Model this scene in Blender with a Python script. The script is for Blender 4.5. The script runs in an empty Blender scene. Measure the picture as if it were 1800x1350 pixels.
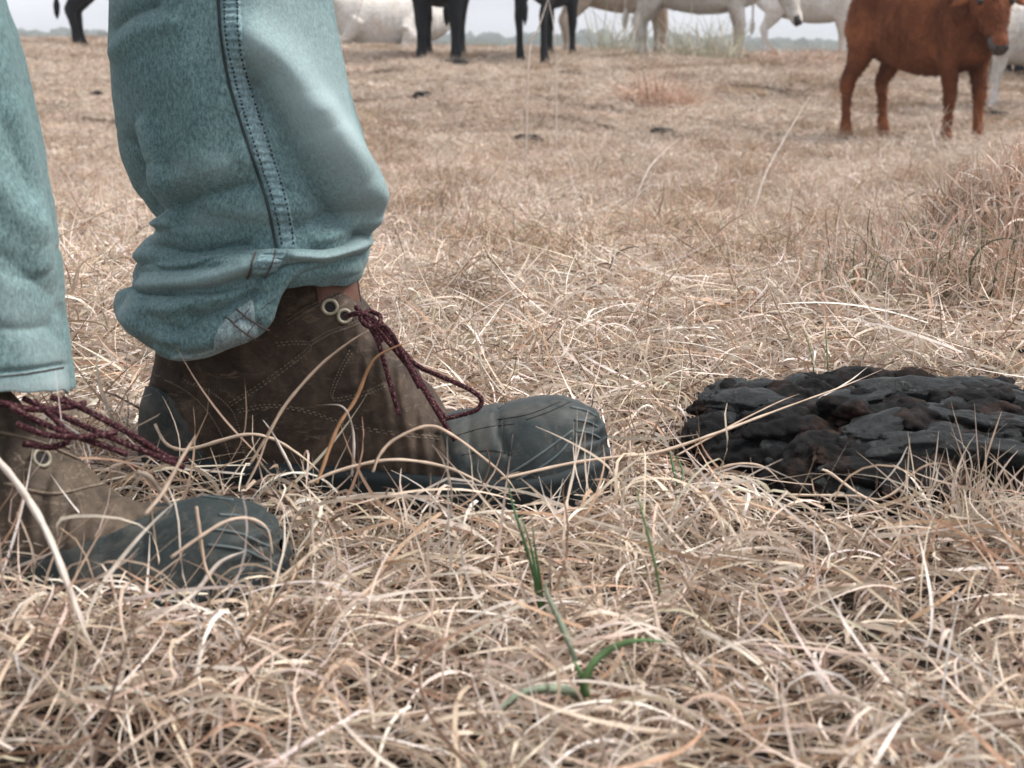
import bpy, bmesh, math, random
import numpy as np
from mathutils import Vector, Matrix, noise
from mathutils.bvhtree import BVHTree

random.seed(7)
rng = np.random.default_rng(11)
R = math.radians
scene = bpy.context.scene
COL = scene.collection

# ------------------------------------------------------------------ camera
F = 2500.0                       # focal length in photo pixels (1800 wide)
PITCH = math.atan(605.0 / F)
HC = 0.305                       # lens height over the soil at the boots
CP, SP = math.cos(PITCH), math.sin(PITCH)
cam_d = bpy.data.cameras.new('camera')
cam = bpy.data.objects.new('camera', cam_d)
COL.objects.link(cam)
cam.location = (0, 0, HC)
cam.rotation_euler = (math.pi / 2 - PITCH, 0, 0)
cam_d.sensor_width = 36
cam_d.lens = 50
cam_d.clip_start = 0.02
cam_d.clip_end = 3000
cam_d.dof.use_dof = True
cam_d.dof.focus_distance = 1.16
cam_d.dof.aperture_fstop = 16
scene.camera = cam

# ------------------------------------------------------------------ light
SUN_EL, SUN_AZ = R(54), R(82)    # azimuth clockwise from +Y (high on the right)
world = bpy.data.worlds.new("World")
scene.world = world
world.use_nodes = True
wn, wl = world.node_tree.nodes, world.node_tree.links
wn.clear()
sky = wn.new('ShaderNodeTexSky')
sky.sky_type = 'NISHITA'
sky.sun_disc = False
sky.sun_elevation = SUN_EL
sky.sun_rotation = SUN_AZ
sky.air_density = 1.0
sky.dust_density = 3.0
hs = wn.new('ShaderNodeHueSaturation')
hs.inputs['Saturation'].default_value = 0.22
hs.inputs['Value'].default_value = 1.0
wl.new(sky.outputs[0], hs.inputs['Color'])
tc = wn.new('ShaderNodeTexCoord')
mp = wn.new('ShaderNodeMapping')
mp.inputs['Scale'].default_value = (1.2, 1.2, 6.0)
wl.new(tc.outputs['Generated'], mp.inputs['Vector'])
cn = wn.new('ShaderNodeTexNoise')
cn.inputs['Scale'].default_value = 2.2
cn.inputs['Detail'].default_value = 6
wl.new(mp.outputs[0], cn.inputs['Vector'])
cr = wn.new('ShaderNodeMapRange')
cr.inputs['From Min'].default_value = 0.3
cr.inputs['From Max'].default_value = 0.7
cr.inputs['To Min'].default_value = 0.84
cr.inputs['To Max'].default_value = 1.12
wl.new(cn.outputs[0], cr.inputs['Value'])
mul = wn.new('ShaderNodeMix')
mul.data_type = 'RGBA'
mul.blend_type = 'MULTIPLY'
mul.inputs['Factor'].default_value = 1.0

wl.new(cr.outputs[0], mul.inputs[7])
cover = wn.new('ShaderNodeMix')          # overcast: most of the sky is cloud
cover.data_type = 'RGBA'
cover.inputs['Factor'].default_value = 0.8
cover.inputs[7].default_value = (4.9, 5.0, 5.4, 1)
wl.new(hs.outputs[0], cover.inputs[6])
bg = wn.new('ShaderNodeBackground')
wl.new(cover.outputs[2], mul.inputs[6])
bg.inputs['Strength'].default_value = 0.11
wl.new(mul.outputs[2], bg.inputs['Color'])
wo = wn.new('ShaderNodeOutputWorld')
wl.new(bg.outputs[0], wo.inputs['Surface'])

sun_d = bpy.data.lights.new('sun', 'SUN')
sun_d.energy = 2.2
sun_d.angle = R(22)
sun_d.color = (1.0, 0.95, 0.89)
sun = bpy.data.objects.new('sun', sun_d)
COL.objects.link(sun)
sv = Vector((math.sin(SUN_AZ) * math.cos(SUN_EL), math.cos(SUN_AZ) * math.cos(SUN_EL), math.sin(SUN_EL)))
sun.rotation_euler = sv.to_track_quat('Z', 'Y').to_euler()

scene.view_settings.view_transform = 'Standard'
scene.view_settings.look = 'None'
scene.view_settings.exposure = 0.90
scene.view_settings.gamma = 1
scene.view_settings.use_curve_mapping = False
scene.render.engine = 'CYCLES'
scene.cycles.use_denoising = True
scene.cycles.denoiser = 'OPENIMAGEDENOISE'
scene.cycles.max_bounces = 7
scene.cycles.diffuse_bounces = 2
scene.cycles.transmission_bounces = 3
scene.cycles.volume_bounces = 1


# ------------------------------------------------------------------ helpers
def P(px, py, d):
    """photo pixel at forward ground distance d -> world point"""
    dx = (px - 900.0) / F
    dy = (675.0 - py) / F
    v = Vector((dx, CP + dy * SP, -SP + dy * CP))
    return Vector((0, 0, HC)) + v * (d / v.y)


def ray(px, py):
    dx = (px - 900.0) / F
    dy = (675.0 - py) / F
    return Vector((0, 0, HC)), Vector((dx, CP + dy * SP, -SP + dy * CP)).normalized()


def smooth(pts, n=40):
    """Catmull-Rom through a list of tuples -> (n, dim) array"""
    p = np.array(pts, float)
    if len(p) == 2:
        t = np.linspace(0, 1, n)[:, None]
        return p[0] * (1 - t) + p[1] * t
    q = np.vstack([2 * p[0] - p[1], p, 2 * p[-1] - p[-2]])
    out = []
    m = len(p) - 1
    for t in np.linspace(0, m, n):
        i = min(int(t), m - 1)
        f = t - i
        a, b, c, d = q[i], q[i + 1], q[i + 2], q[i + 3]
        out.append(0.5 * (2 * b + (c - a) * f + (2 * a - 5 * b + 4 * c - d) * f * f + (3 * b - a - 3 * c + d) * f ** 3))
    return np.array(out)


def curve1(pts):
    """smooth function through (x, y) points, monotone enough (cosine-free pchip)"""
    xs = np.array([p[0] for p in pts], float)
    ys = np.array([p[1] for p in pts], float)
    h = np.diff(xs)
    dl = np.diff(ys) / h
    m = np.zeros_like(ys)
    m[0], m[-1] = dl[0], dl[-1]
    for i in range(1, len(xs) - 1):
        if dl[i - 1] * dl[i] > 0:
            w1, w2 = 2 * h[i] + h[i - 1], h[i] + 2 * h[i - 1]
            m[i] = (w1 + w2) / (w1 / dl[i - 1] + w2 / dl[i])

    def f(x):
        x = np.clip(np.asarray(x, float), xs[0], xs[-1])
        i = np.clip(np.searchsorted(xs, x) - 1, 0, len(xs) - 2)
        t = (x - xs[i]) / h[i]
        return ((1 + 2 * t) * (1 - t) ** 2 * ys[i] + t * (1 - t) ** 2 * h[i] * m[i]
                + t * t * (3 - 2 * t) * ys[i + 1] + t * t * (t - 1) * h[i] * m[i + 1])
    return f


def obj(name, me, mat=None, parent=None):
    o = bpy.data.objects.new(name, me)
    COL.objects.link(o)
    if mat is not None:
        me.materials.append(mat)
    if parent is not None:
        o.parent = parent
    return o


def thing(name, label, cat, loc=(0, 0, 0), group=None):
    o = bpy.data.objects.new(name, None)
    o.empty_display_size = 0.05
    COL.objects.link(o)
    o.location = loc
    return tag(o, label, cat, group)


def tag(o, label=None, cat=None, group=None, kind=None):
    if label: o['label'] = label
    if cat: o['category'] = cat
    if group: o['group'] = group
    if kind: o['kind'] = kind
    return o


def to_mesh(name, bm, sm=True):
    me = bpy.data.meshes.new(name)
    bmesh.ops.recalc_face_normals(bm, faces=bm.faces[:])
    bm.to_mesh(me)
    bm.free()
    if sm:
        me.polygons.foreach_set('use_smooth', np.ones(len(me.polygons), bool))
    return me


def grid_mesh(name, V, closed_u=False, closed_v=False, cap=False, off=None):
    """V: (nv, nu, 3) array of points"""
    V = np.asarray(V, float)
    if off is not None:
        V = V - np.array(off)
    nv, nu = V.shape[:2]
    bm = bmesh.new()
    vs = [[bm.verts.new(V[j, i]) for i in range(nu)] for j in range(nv)]
    for j in range(nv if closed_v else nv - 1):
        for i in range(nu if closed_u else nu - 1):
            try:
                bm.faces.new((vs[j][i], vs[j][(i + 1) % nu], vs[(j + 1) % nv][(i + 1) % nu], vs[(j + 1) % nv][i]))
            except ValueError:
                pass
    if cap:
        bm.faces.new(vs[0])
        bm.faces.new(vs[-1])
    return to_mesh(name, bm)


def add_tube(bm, pts, rad, sides=8, cap=True, flat=1.0, up=None):
    pts = [Vector(p) for p in pts]
    n = len(pts)
    if not hasattr(rad, '__len__'):
        rad = [rad] * n
    rings = []
    ref = None
    for i, p in enumerate(pts):
        t = (pts[min(i + 1, n - 1)] - pts[max(i - 1, 0)])
        if t.length < 1e-9:
            t = Vector((0, 0, 1))
        t.normalize()
        if ref is None:
            ref = Vector(up) if up is not None else (Vector((0, 0, 1)) if abs(t.z) < 0.9 else Vector((0, 1, 0)))
        a = t.cross(ref)
        if a.length < 1e-6:
            a = t.orthogonal()
        a.normalize()
        b = a.cross(t).normalized()
        ref = b
        ra, rb = rad[i] if hasattr(rad[i], '__len__') else (rad[i], rad[i] * flat)
        rings.append([bm.verts.new(p + a * (math.cos(2 * math.pi * k / sides) * ra) + b * (math.sin(2 * math.pi * k / sides) * rb)) for k in range(sides)])
    for j in range(n - 1):
        for k in range(sides):
            bm.faces.new((rings[j][k], rings[j][(k + 1) % sides], rings[j + 1][(k + 1) % sides], rings[j + 1][k]))
    if cap:
        bm.faces.new(rings[0])
        bm.faces.new(rings[-1])


def tube_mesh(name, pts, rad, sides=8, off=(0, 0, 0), **k):
    bm = bmesh.new()
    o = Vector(off)
    add_tube(bm, [Vector(p) - o for p in pts], rad, sides, **k)
    return to_mesh(name, bm)


def bvh_of(*objs):
    """one BVH over world-space geometry of mesh objects"""
    vs, fs = [], []
    for o in objs:
        M = world_mat(o)
        b = len(vs)
        vs += [M @ v.co for v in o.data.vertices]
        fs += [[b + i for i in p.vertices] for p in o.data.polygons]
    return BVHTree.FromPolygons(vs, fs)


def world_mat(o):
    M = Matrix.LocRotScale(o.location, o.rotation_euler, o.scale)
    return world_mat(o.parent) @ M if o.parent else M


def proj(bvh, pts, lift=0.0, n=40):
    """drape a polyline given as photo pixels onto a built surface"""
    out = []
    for q in smooth(pts, n):
        o, d = ray(q[0], q[1])
        loc, nor, _, _ = bvh.ray_cast(o, d)
        if loc is None:
            continue
        if nor.dot(d) > 0:
            nor = -nor
        out.append(loc + nor * lift)
    return out


# ------------------------------------------------------------------ materials
def mat(name, rough=0.8, spec=0.3):
    m = bpy.data.materials.new(name)
    m.use_nodes = True
    nt = m.node_tree
    b = nt.nodes['Principled BSDF']
    b.inputs['Roughness'].default_value = rough
    b.inputs['Specular IOR Level'].default_value = spec
    return m, nt, b


def nz(nt, scale, detail=4, rough=0.6, vec=None, dist=0.0):
    n = nt.nodes.new('ShaderNodeTexNoise')
    n.inputs['Scale'].default_value = scale
    n.inputs['Detail'].default_value = detail
    n.inputs['Roughness'].default_value = rough
    n.inputs['Distortion'].default_value = dist
    if vec is not None:
        nt.links.new(vec, n.inputs['Vector'])
    return n.outputs[0]


def ramp(nt, src, stops):
    r = nt.nodes.new('ShaderNodeValToRGB')
    e = r.color_ramp.elements
    while len(e) < len(stops):
        e.new(0.5)
    for i, (p, c) in enumerate(stops):
        e[i].position = p
        e[i].color = (*c, 1) if len(c) == 3 else c
    nt.links.new(src, r.inputs[0])
    return r.outputs[0]


def mix(nt, fac, a, b, mode='MIX'):
    m = nt.nodes.new('ShaderNodeMix')
    m.data_type = 'RGBA'
    m.blend_type = mode
    if isinstance(fac, (int, float)):
        m.inputs[0].default_value = fac
    else:
        nt.links.new(fac, m.inputs[0])
    for s, v in ((6, a), (7, b)):
        if isinstance(v, tuple):
            m.inputs[s].default_value = (*v, 1)
        else:
            nt.links.new(v, m.inputs[s])
    return m.outputs[2]


def bump(nt, b, h, strength=0.3, dist=0.001):
    n = nt.nodes.new('ShaderNodeBump')
    n.inputs['Strength'].default_value = strength
    n.inputs['Distance'].default_value = dist
    nt.links.new(h, n.inputs['Height'])
    nt.links.new(n.outputs[0], b.inputs['Normal'])


def ocoord(nt):
    return nt.nodes.new('ShaderNodeTexCoord').outputs['Object']


def simple(name, cols, scale, rough=0.8, spec=0.3, bscale=None, bstr=0.3, bdist=0.001, detail=5, dist=0.0):
    """noise-coloured material; cols = colour stops over the noise"""
    m, nt, b = mat(name, rough, spec)
    v = ocoord(nt)
    k = len(cols)
    c = ramp(nt, nz(nt, scale, detail, 0.65, v, dist), [(0.3 + 0.4 * i / max(1, k - 1), cols[i]) for i in range(k)])
    nt.links.new(c, b.inputs['Base Color'])
    if bscale:
        bump(nt, b, nz(nt, bscale, 5, 0.6, v), bstr, bdist)
    return m


def denim(name, dark, light, bright):
    m, nt, b = mat(name, 0.92, 0.12)
    v = ocoord(nt)
    c = ramp(nt, nz(nt, 9, 4, 0.6, v, 0.6), [(0.22, dark), (0.78, light)])
    # slub: threads streaked along the leg, and the speckle of the twill
    mpn = nt.nodes.new('ShaderNodeMapping')
    mpn.inputs['Scale'].default_value = (1, 1, 0.45)
    nt.links.new(v, mpn.inputs[0])
    sl = nz(nt, 640, 4, 0.9, mpn.outputs[0])
    c = mix(nt, 0.85, c, ramp(nt, sl, [(0.36, (0.34, 0.38, 0.40)), (0.64, (1.72, 1.68, 1.65))]), 'MULTIPLY')
    sp = nz(nt, 230, 3, 0.7, v)
    c = mix(nt, 0.32, c, ramp(nt, sp, [(0.3, (0.58, 0.61, 0.63)), (0.7, (1.42, 1.40, 1.38))]), 'MULTIPLY')
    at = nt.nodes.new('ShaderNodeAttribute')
    at.attribute_name = 'wear_and_light'  # worn folds, plus light painted on the far leg's upper right
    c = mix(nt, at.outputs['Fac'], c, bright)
    nt.links.new(c, b.inputs['Base Color'])
    b.inputs['Sheen Weight'].default_value = 0.15
    b.inputs['Sheen Roughness'].default_value = 0.6
    bump(nt, b, sl, 0.7, 0.0008)
    return m


M = {}
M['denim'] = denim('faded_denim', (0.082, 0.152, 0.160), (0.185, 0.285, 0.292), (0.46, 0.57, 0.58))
M['denim_inside'] = denim('denim_inside', (0.16, 0.23, 0.245), (0.33, 0.40, 0.41), (0.45, 0.52, 0.53))
M['denim_seam'] = denim('denim_seam', (0.10, 0.18, 0.20), (0.27, 0.39, 0.42), (0.4, 0.5, 0.52))
M['thread'] = simple('dark_thread', [(0.02, 0.03, 0.035), (0.05, 0.06, 0.065)], 500)
M['thread_brown'] = simple('brown_thread', [(0.06, 0.045, 0.042), (0.11, 0.085, 0.08)], 500)


def leather(name, a, b_, c):
    m, nt, b = mat(name, 0.72, 0.28)
    v = ocoord(nt)
    col = ramp(nt, nz(nt, 28, 6, 0.68, v, 0.8), [(0.3, a), (0.5, b_), (0.72, c)])
    sc = ramp(nt, nz(nt, 160, 4, 0.7, v), [(0.35, (0.72, 0.72, 0.72)), (0.72, (1.35, 1.32, 1.28))])
    col = mix(nt, 0.8, col, sc, 'MULTIPLY')
    mpn = nt.nodes.new('ShaderNodeMapping')
    mpn.inputs['Scale'].default_value = (1, 1, 3.2)
    mpn.inputs['Rotation'].default_value = (0, 0.5, 0)
    nt.links.new(v, mpn.inputs[0])
    scuff = ramp(nt, nz(nt, 46, 6, 0.78, mpn.outputs[0], 1.5), [(0.56, (0, 0, 0)), (0.72, (1, 1, 1))])
    col = mix(nt, scuff, col, (c[0] * 1.9, c[1] * 1.9, c[2] * 1.9))
    nt.links.new(col, b.inputs['Base Color'])
    bump(nt, b, nz(nt, 90, 7, 0.7, v, 0.6), 0.55, 0.002)
    return m


M['leather'] = leather('worn_brown_leather', (0.024, 0.017, 0.013), (0.054, 0.038, 0.028), (0.112, 0.080, 0.058))
M['leather_near'] = leather('pale_brown_leather', (0.042, 0.032, 0.024), (0.092, 0.069, 0.050), (0.16, 0.125, 0.095))
M['rubber'] = simple('grey_rubber', [(0.010, 0.016, 0.018), (0.025, 0.035, 0.036), (0.082, 0.082, 0.072)], 20, 0.62, 0.35, 130, 0.4, 0.001, 6, 0.8)
M['rubber_dusty'] = simple('dusty_rubber', [(0.012, 0.020, 0.022), (0.028, 0.038, 0.038), (0.085, 0.085, 0.075)], 20, 0.7, 0.3, 130, 0.4, 0.001, 6, 0.8)
M['sole'] = simple('dark_sole', [(0.012, 0.018, 0.021), (0.028, 0.037, 0.04)], 40, 0.7, 0.3)
M['seam'] = simple('boot_stitch', [(0.13, 0.10, 0.075), (0.27, 0.215, 0.165)], 300)
M['groove'] = simple('boot_groove', [(0.010, 0.009, 0.009), (0.02, 0.017, 0.016)], 200)
M['ridge'] = simple('rubber_ridge', [(0.06, 0.085, 0.09), (0.13, 0.15, 0.15)], 160, 0.6, 0.3)
M['lining'] = simple('tongue_leather', [(0.11, 0.052, 0.038), (0.19, 0.098, 0.072)], 60, 0.7, 0.3, 200, 0.3)
M['brass'] = simple('eyelet_brass', [(0.16, 0.14, 0.10), (0.34, 0.30, 0.22)], 200, 0.45, 0.6)
M['lace'] = simple('speckled_lace', [(0.008, 0.006, 0.008), (0.022, 0.009, 0.012), (0.075, 0.020, 0.026), (0.22, 0.15, 0.14)], 720, 0.9, 0.15, 1500, 0.4, 0.0006, 2)


for k_, am in (('rubber', .55), ('rubber_dusty', .6)):   # dried dust and scuffs on the rubber
    nt = M[k_].node_tree
    b = nt.nodes['Principled BSDF']
    src = b.inputs['Base Color'].links[0].from_socket
    v = ocoord(nt)
    du = ramp(nt, nz(nt, 38, 8, 0.8, v, 1.2), [(0.50, (0, 0, 0)), (0.70, (am, am, am))])
    c_ = mix(nt, du, src, (0.150, 0.138, 0.115))
    fl = ramp(nt, nz(nt, 420, 4, 0.8, v), [(0.60, (0, 0, 0)), (0.74, (.5, .5, .5))])
    nt.links.new(mix(nt, fl, c_, (0.17, 0.17, 0.155)), b.inputs['Base Color'])


def straw_mat(name, tint=(1, 1, 1), transl=0.16):
    m, nt, b = mat(name, 0.62, 0.3)
    at = nt.nodes.new('ShaderNodeAttribute')
    at.attribute_name = 'col'
    v = ocoord(nt)
    c = mix(nt, 0.75, at.outputs['Color'], ramp(nt, nz(nt, 120, 3, 0.6, v), [(0.3, (0.72, 0.70, 0.68)), (0.7, (1.22, 1.2, 1.18))]), 'MULTIPLY')
    c = mix(nt, 1.0, c, tint, 'MULTIPLY')
    geo = nt.nodes.new('ShaderNodeNewGeometry')           # patches of greyer, browner and greener growth across the field
    big = ramp(nt, nz(nt, 0.55, 5, 0.7, geo.outputs['Position'], 0.8), [(0.30, (0.84, 0.78, 0.74)), (0.45, (1.02, 1.0, 0.99)), (0.58, (1.10, 1.10, 1.10)), (0.72, (0.93, 0.97, 0.90))])
    c = mix(nt, 0.85, c, big, 'MULTIPLY')
    med = ramp(nt, nz(nt, 3.2, 4, 0.7, geo.outputs['Position'], 0.5), [(0.32, (0.50, 0.46, 0.42)), (0.47, (0.98, 0.98, 0.98)), (0.7, (1.14, 1.13, 1.12))])
    c = mix(nt, 0.8, c, med, 'MULTIPLY')
    nt.links.new(c, b.inputs['Base Color'])
    tr = nt.nodes.new('ShaderNodeBsdfTranslucent')
    nt.links.new(c, tr.inputs['Color'])
    ms = nt.nodes.new('ShaderNodeMixShader')
    ms.inputs[0].default_value = transl
    nt.links.new(b.outputs[0], ms.inputs[1])
    nt.links.new(tr.outputs[0], ms.inputs[2])
    nt.links.new(ms.outputs[0], nt.nodes['Material Output'].inputs['Surface'])
    return m


M['straw'] = straw_mat('dry_straw')
M['soil'] = None

# ------------------------------------------------------------------ terrain
_zd = [(-6, 0.0), (0.3, 0.0), (1.3, 0.0), (2, -0.035), (4, -0.15), (6, -0.225), (8.5, -0.30), (10.5, -0.21),
       (12.2, -0.055), (14, 0.075), (15.5, 0.12), (18, 0.135), (21, 0.14), (24, 0.10), (30, -0.35), (45, -2.0),
       (90, -6.0), (160, -8.5), (400, -9.5), (1500, -9.0)]
_zf = curve1(_zd)


def ground_z(x, y):
    x = np.asarray(x, float)
    y = np.asarray(y, float)
    s = np.clip((y - 10) / 8, 0, 1)
    s = s * s * (3 - 2 * s)
    z = _zf(y) - 0.019 * np.clip(x, -30, 30) * s
    a = np.clip((y - 1.6) / 4, 0, 1)
    z = z + (0.004 + 0.016 * a) * (np.sin(x * 5.1 + 1.3 * np.sin(y * 3.1)) * np.cos(y * 4.3 + x) )
    z = z + 0.02 * a * np.sin(x * 1.7 + 0.6) * np.sin(y * 1.3 + 0.4 * x)
    return z


def gz(x, y):
    return float(ground_z(x, y))


def build_ground():
    ys = np.concatenate([np.linspace(-6, 0.2, 14), np.arange(0.3, 3, 0.05), np.arange(3, 30, 0.15), np.geomspace(30, 1500, 50)])
    ts = np.linspace(-1, 1, 161)
    V = np.zeros((len(ys), len(ts), 3))
    for j, y in enumerate(ys):
        half = 3 + max(y, 0) * 1.6 + 4
        xs = np.sign(ts) * np.abs(ts) ** 1.5 * half
        V[j, :, 0] = xs
        V[j, :, 1] = y
        V[j, :, 2] = ground_z(xs, np.full_like(xs, y))
    me = grid_mesh('ground', V)
    m, nt, b = mat('thatch_soil', 0.95, 0.1)
    v = ocoord(nt)
    c1 = ramp(nt, nz(nt, 0.9, 6, 0.65, v), [(0.35, (0.030, 0.023, 0.019)), (0.65, (0.075, 0.058, 0.046))])
    c2 = ramp(nt, nz(nt, 55, 5, 0.75, v), [(0.35, (0.35, 0.33, 0.3)), (0.7, (1.3, 1.25, 1.2))])
    c = mix(nt, 0.9, c1, c2, 'MULTIPLY')
    nt.links.new(c, b.inputs['Base Color'])
    bump(nt, b, nz(nt, 60, 6, 0.7, v), 0.8, 0.02)
    o = obj('ground', me, m)
    tag(o, 'dry pasture soil under matted straw rising to a low crest', kind='structure')


build_ground()


# far wood on the lowland beyond the crest
def build_woods():
    me_all = bmesh.new()
    r = random.Random(5)
    for i in range(620):
        y = r.uniform(330, 560)
        x = r.uniform(-0.75, 0.75) * y
        h = r.uniform(8.8, 10.8) * (0.9 + 0.25 * math.sin(x * 0.021 + 1.0)) * (y / 430.0) ** 0.6
        h += 5.6 * min(1, max(0, (-x / y - .19) / .07))
        w = r.uniform(3.5, 6.5)
        bm = me_all
        z0 = -9.6
        n0 = len(bm.verts)
        ret = bmesh.ops.create_icosphere(bm, subdivisions=2, radius=1.0)
        for v in ret['verts']:
            p = v.co.copy()
            k = 1 + 0.35 * noise.noise(p * 2.3 + Vector((i * 3.1, 0, 0)))
            v.co = Vector((x + p.x * w * k, y + p.y * w * k, z0 + h * 0.5 + p.z * h * 0.5 * k))
    me = to_mesh('far_wood', me_all, False)
    m = simple('far_foliage', [(0.035, 0.05, 0.035), (0.06, 0.075, 0.05)], 0.6, 0.95, 0.1)
    o = obj('far_wood', me, m)
    tag(o, 'grey blue band of far woodland along the horizon', 'woodland', kind='stuff')


build_woods()


# ------------------------------------------------------------------ blades
PAL = np.array([
    (0.72, 0.61, 0.51), (0.62, 0.505, 0.405), (0.81, 0.73, 0.65), (0.49, 0.375, 0.28), (0.66, 0.55, 0.445),
    (0.34, 0.235, 0.17), (0.86, 0.80, 0.74), (0.55, 0.37, 0.26), (0.20, 0.14, 0.105), (0.53, 0.48, 0.37)])
PALP = np.array([.17, .15, .13, .11, .13, .07, .08, .06, .06, .04])
PALP = PALP / PALP.sum()


def blades(n, base, K, L, W, el, curl_az, curl_el, zmin_fn=None, pal=PAL, palp=PALP, droop=0.0):
    """vectorised curved ribbons. base (n,3); L,W,el,curl_* arrays (n,). -> verts (n,K,2,3), cols (n,3)"""
    az = rng.uniform(0, 2 * np.pi, n)
    p = base.copy()
    pts = np.zeros((n, K, 3))
    dirs = np.zeros((n, K, 3))
    e = el.copy()
    a = az.copy()
    step = L / (K - 1)
    ph = rng.uniform(0, 6.28, n)
    for k in range(K):
        d = np.stack([np.cos(e) * np.cos(a), np.cos(e) * np.sin(a), np.sin(e)], 1)
        pts[:, k] = p
        dirs[:, k] = d
        p = p + d * step[:, None]
        a = a + curl_az / K * (1 + 0.8 * np.sin(ph + k * 0.7))
        e = e + curl_el / K - droop * np.cos(e) / K
        if zmin_fn is not None:
            g = zmin_fn(p[:, 0], p[:, 1]) + 0.003
            low = p[:, 2] < g
            p[low, 2] = g[low]
            e = np.where(low & (e < 0), 0.12 + 0.25 * np.abs(np.sin(ph)), e)
    roll = rng.uniform(0, np.pi, n)
    tw = rng.normal(0, 1.4, n)
    t = np.linspace(0, 1, K)
    up = np.array([0, 0, 1.0])
    s1 = np.cross(dirs, up)
    s1 /= np.linalg.norm(s1, axis=2, keepdims=True) + 1e-9
    s2 = np.cross(s1, dirs)
    ang = roll[:, None] * 0.55 + tw[:, None] * t[None]
    side = s1 * np.cos(ang)[..., None] + s2 * np.sin(ang)[..., None]
    wt = W[:, None] * (0.75 + 0.25 * np.sin(np.pi * t))[None] * (1 - 0.86 * t[None] ** 2.2)
    V = np.stack([pts - side * wt[..., None] / 2, pts + side * wt[..., None] / 2], 2)
    ci = rng.choice(len(pal), n, p=palp)
    c = pal[ci] * rng.uniform(0.82, 1.15, (n, 1)) * rng.uniform(0.96, 1.04, (n, 3))
    return V, c, pts


def ribbon_mesh(name, V, c):
    n, K = V.shape[:2]
    me = bpy.data.meshes.new(name)
    me.vertices.add(n * K * 2)
    me.vertices.foreach_set('co', V.reshape(-1).astype(np.float32))
    b = (np.arange(n) * K * 2)[:, None] + (np.arange(K - 1) * 2)[None]
    q = np.stack([b, b + 1, b + 3, b + 2], 2).reshape(-1)
    nf = n * (K - 1)
    me.loops.add(nf * 4)
    me.loops.foreach_set('vertex_index', q.astype(np.int32))
    me.polygons.add(nf)
    me.polygons.foreach_set('loop_start', (np.arange(nf) * 4).astype(np.int32))
    me.polygons.foreach_set('use_smooth', np.ones(nf, bool))
    me.update(calc_edges=True)
    at = me.attributes.new('col', 'FLOAT_COLOR', 'POINT')
    cc = np.ones((n, K * 2, 4), np.float32)
    cc[:, :, :3] = c[:, None, :]
    at.data.foreach_set('color', cc.reshape(-1))
    return me


def blade_params(n, curly=1.0, long=1.0):
    kind = rng.random(n)
    L = rng.uniform(0.03, 0.105, n) * long
    L = np.where(kind > 0.93, rng.uniform(0.11, 0.19, n) * long, L)
    W = rng.gamma(5.0, 0.00022, n) + 0.0005
    W = np.where(rng.random(n) < 0.11, rng.uniform(0.0020, 0.0034, n), W)
    L = np.where(W > 0.0020, np.minimum(L, 0.10), L)
    el = np.abs(rng.normal(0.2, 0.38, n))
    ca = rng.normal(0, 1.7, n) * curly
    ce = rng.normal(-1.1, 1.3, n) * curly
    hook = rng.random(n) < 0.18
    ce = np.where(hook, rng.uniform(-5.5, -2.5, n), ce)
    el = np.where(hook, rng.uniform(0.7, 1.4, n), el)
    return L, W, el, ca, ce


# boots and dung are kept free of blades
FOOT = {}


def boot_frame(heel_px, d_heel, yaw, scale=1.0):
    h = P(heel_px, 847, d_heel)
    return Vector((h.x, d_heel, 0.0)), yaw, scale


BOOT_L = 0.318
BW = curve1([(0, 0.0), (0.012, 0.012), (0.04, 0.023), (0.09, 0.030), (0.18, 0.034), (0.32, 0.034), (0.46, 0.0355), (0.6, 0.042),
             (0.72, 0.048), (0.84, 0.047), (0.92, 0.039), (0.965, 0.028), (0.988, 0.016), (1, 0.0)])
FAR_BOOT = dict(o=Vector((P(272, 847, 0.965).x, 0.965, 0.004)), yaw=R(-9))
NEAR_BOOT = dict(o=Vector((P(485, 960, 0.745).x - BOOT_L * math.cos(R(-11)), 0.745 + BOOT_L * math.sin(R(11)), -0.008)), yaw=R(-11))
PAT = dict(c=(0.290, 1.028), r=0.158)


def blocked(p):
    """points (...,3) inside a boot or the dung"""
    out = np.zeros(p.shape[:-1], bool)
    for B in (FAR_BOOT, NEAR_BOOT):
        dx, dy = p[..., 0] - B['o'].x, p[..., 1] - B['o'].y
        c, s = math.cos(B['yaw']), math.sin(B['yaw'])
        u, t = (dx * c + dy * s) / BOOT_L, -dx * s + dy * c
        zt = np.where(u < 0.55, 0.16, 0.082)
        out |= (u > 0.02) & (u < 1.03) & (t < 0) & (np.abs(t) < BW(np.clip(u, 0, 1)) + 0.030) & (p[..., 2] > 0.020) & (p[..., 2] < 0.06) & (np.sin(p[..., 0] * 53) > -0.55)
        out |= (u > -0.02) & (u < 1.01) & (np.abs(t) < BW(np.clip(u, 0, 1)) + 0.003) & (p[..., 2] < zt)
    r = np.hypot(p[..., 0] - PAT['c'][0], p[..., 1] - PAT['c'][1])
    out |= (r < PAT['r'] * 0.98) & (p[..., 2] < 0.045)
    out |= (r < PAT['r'] * 1.22) & (p[..., 2] > 0.022) & (p[..., 1] < PAT['c'][1])
    return out


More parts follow.
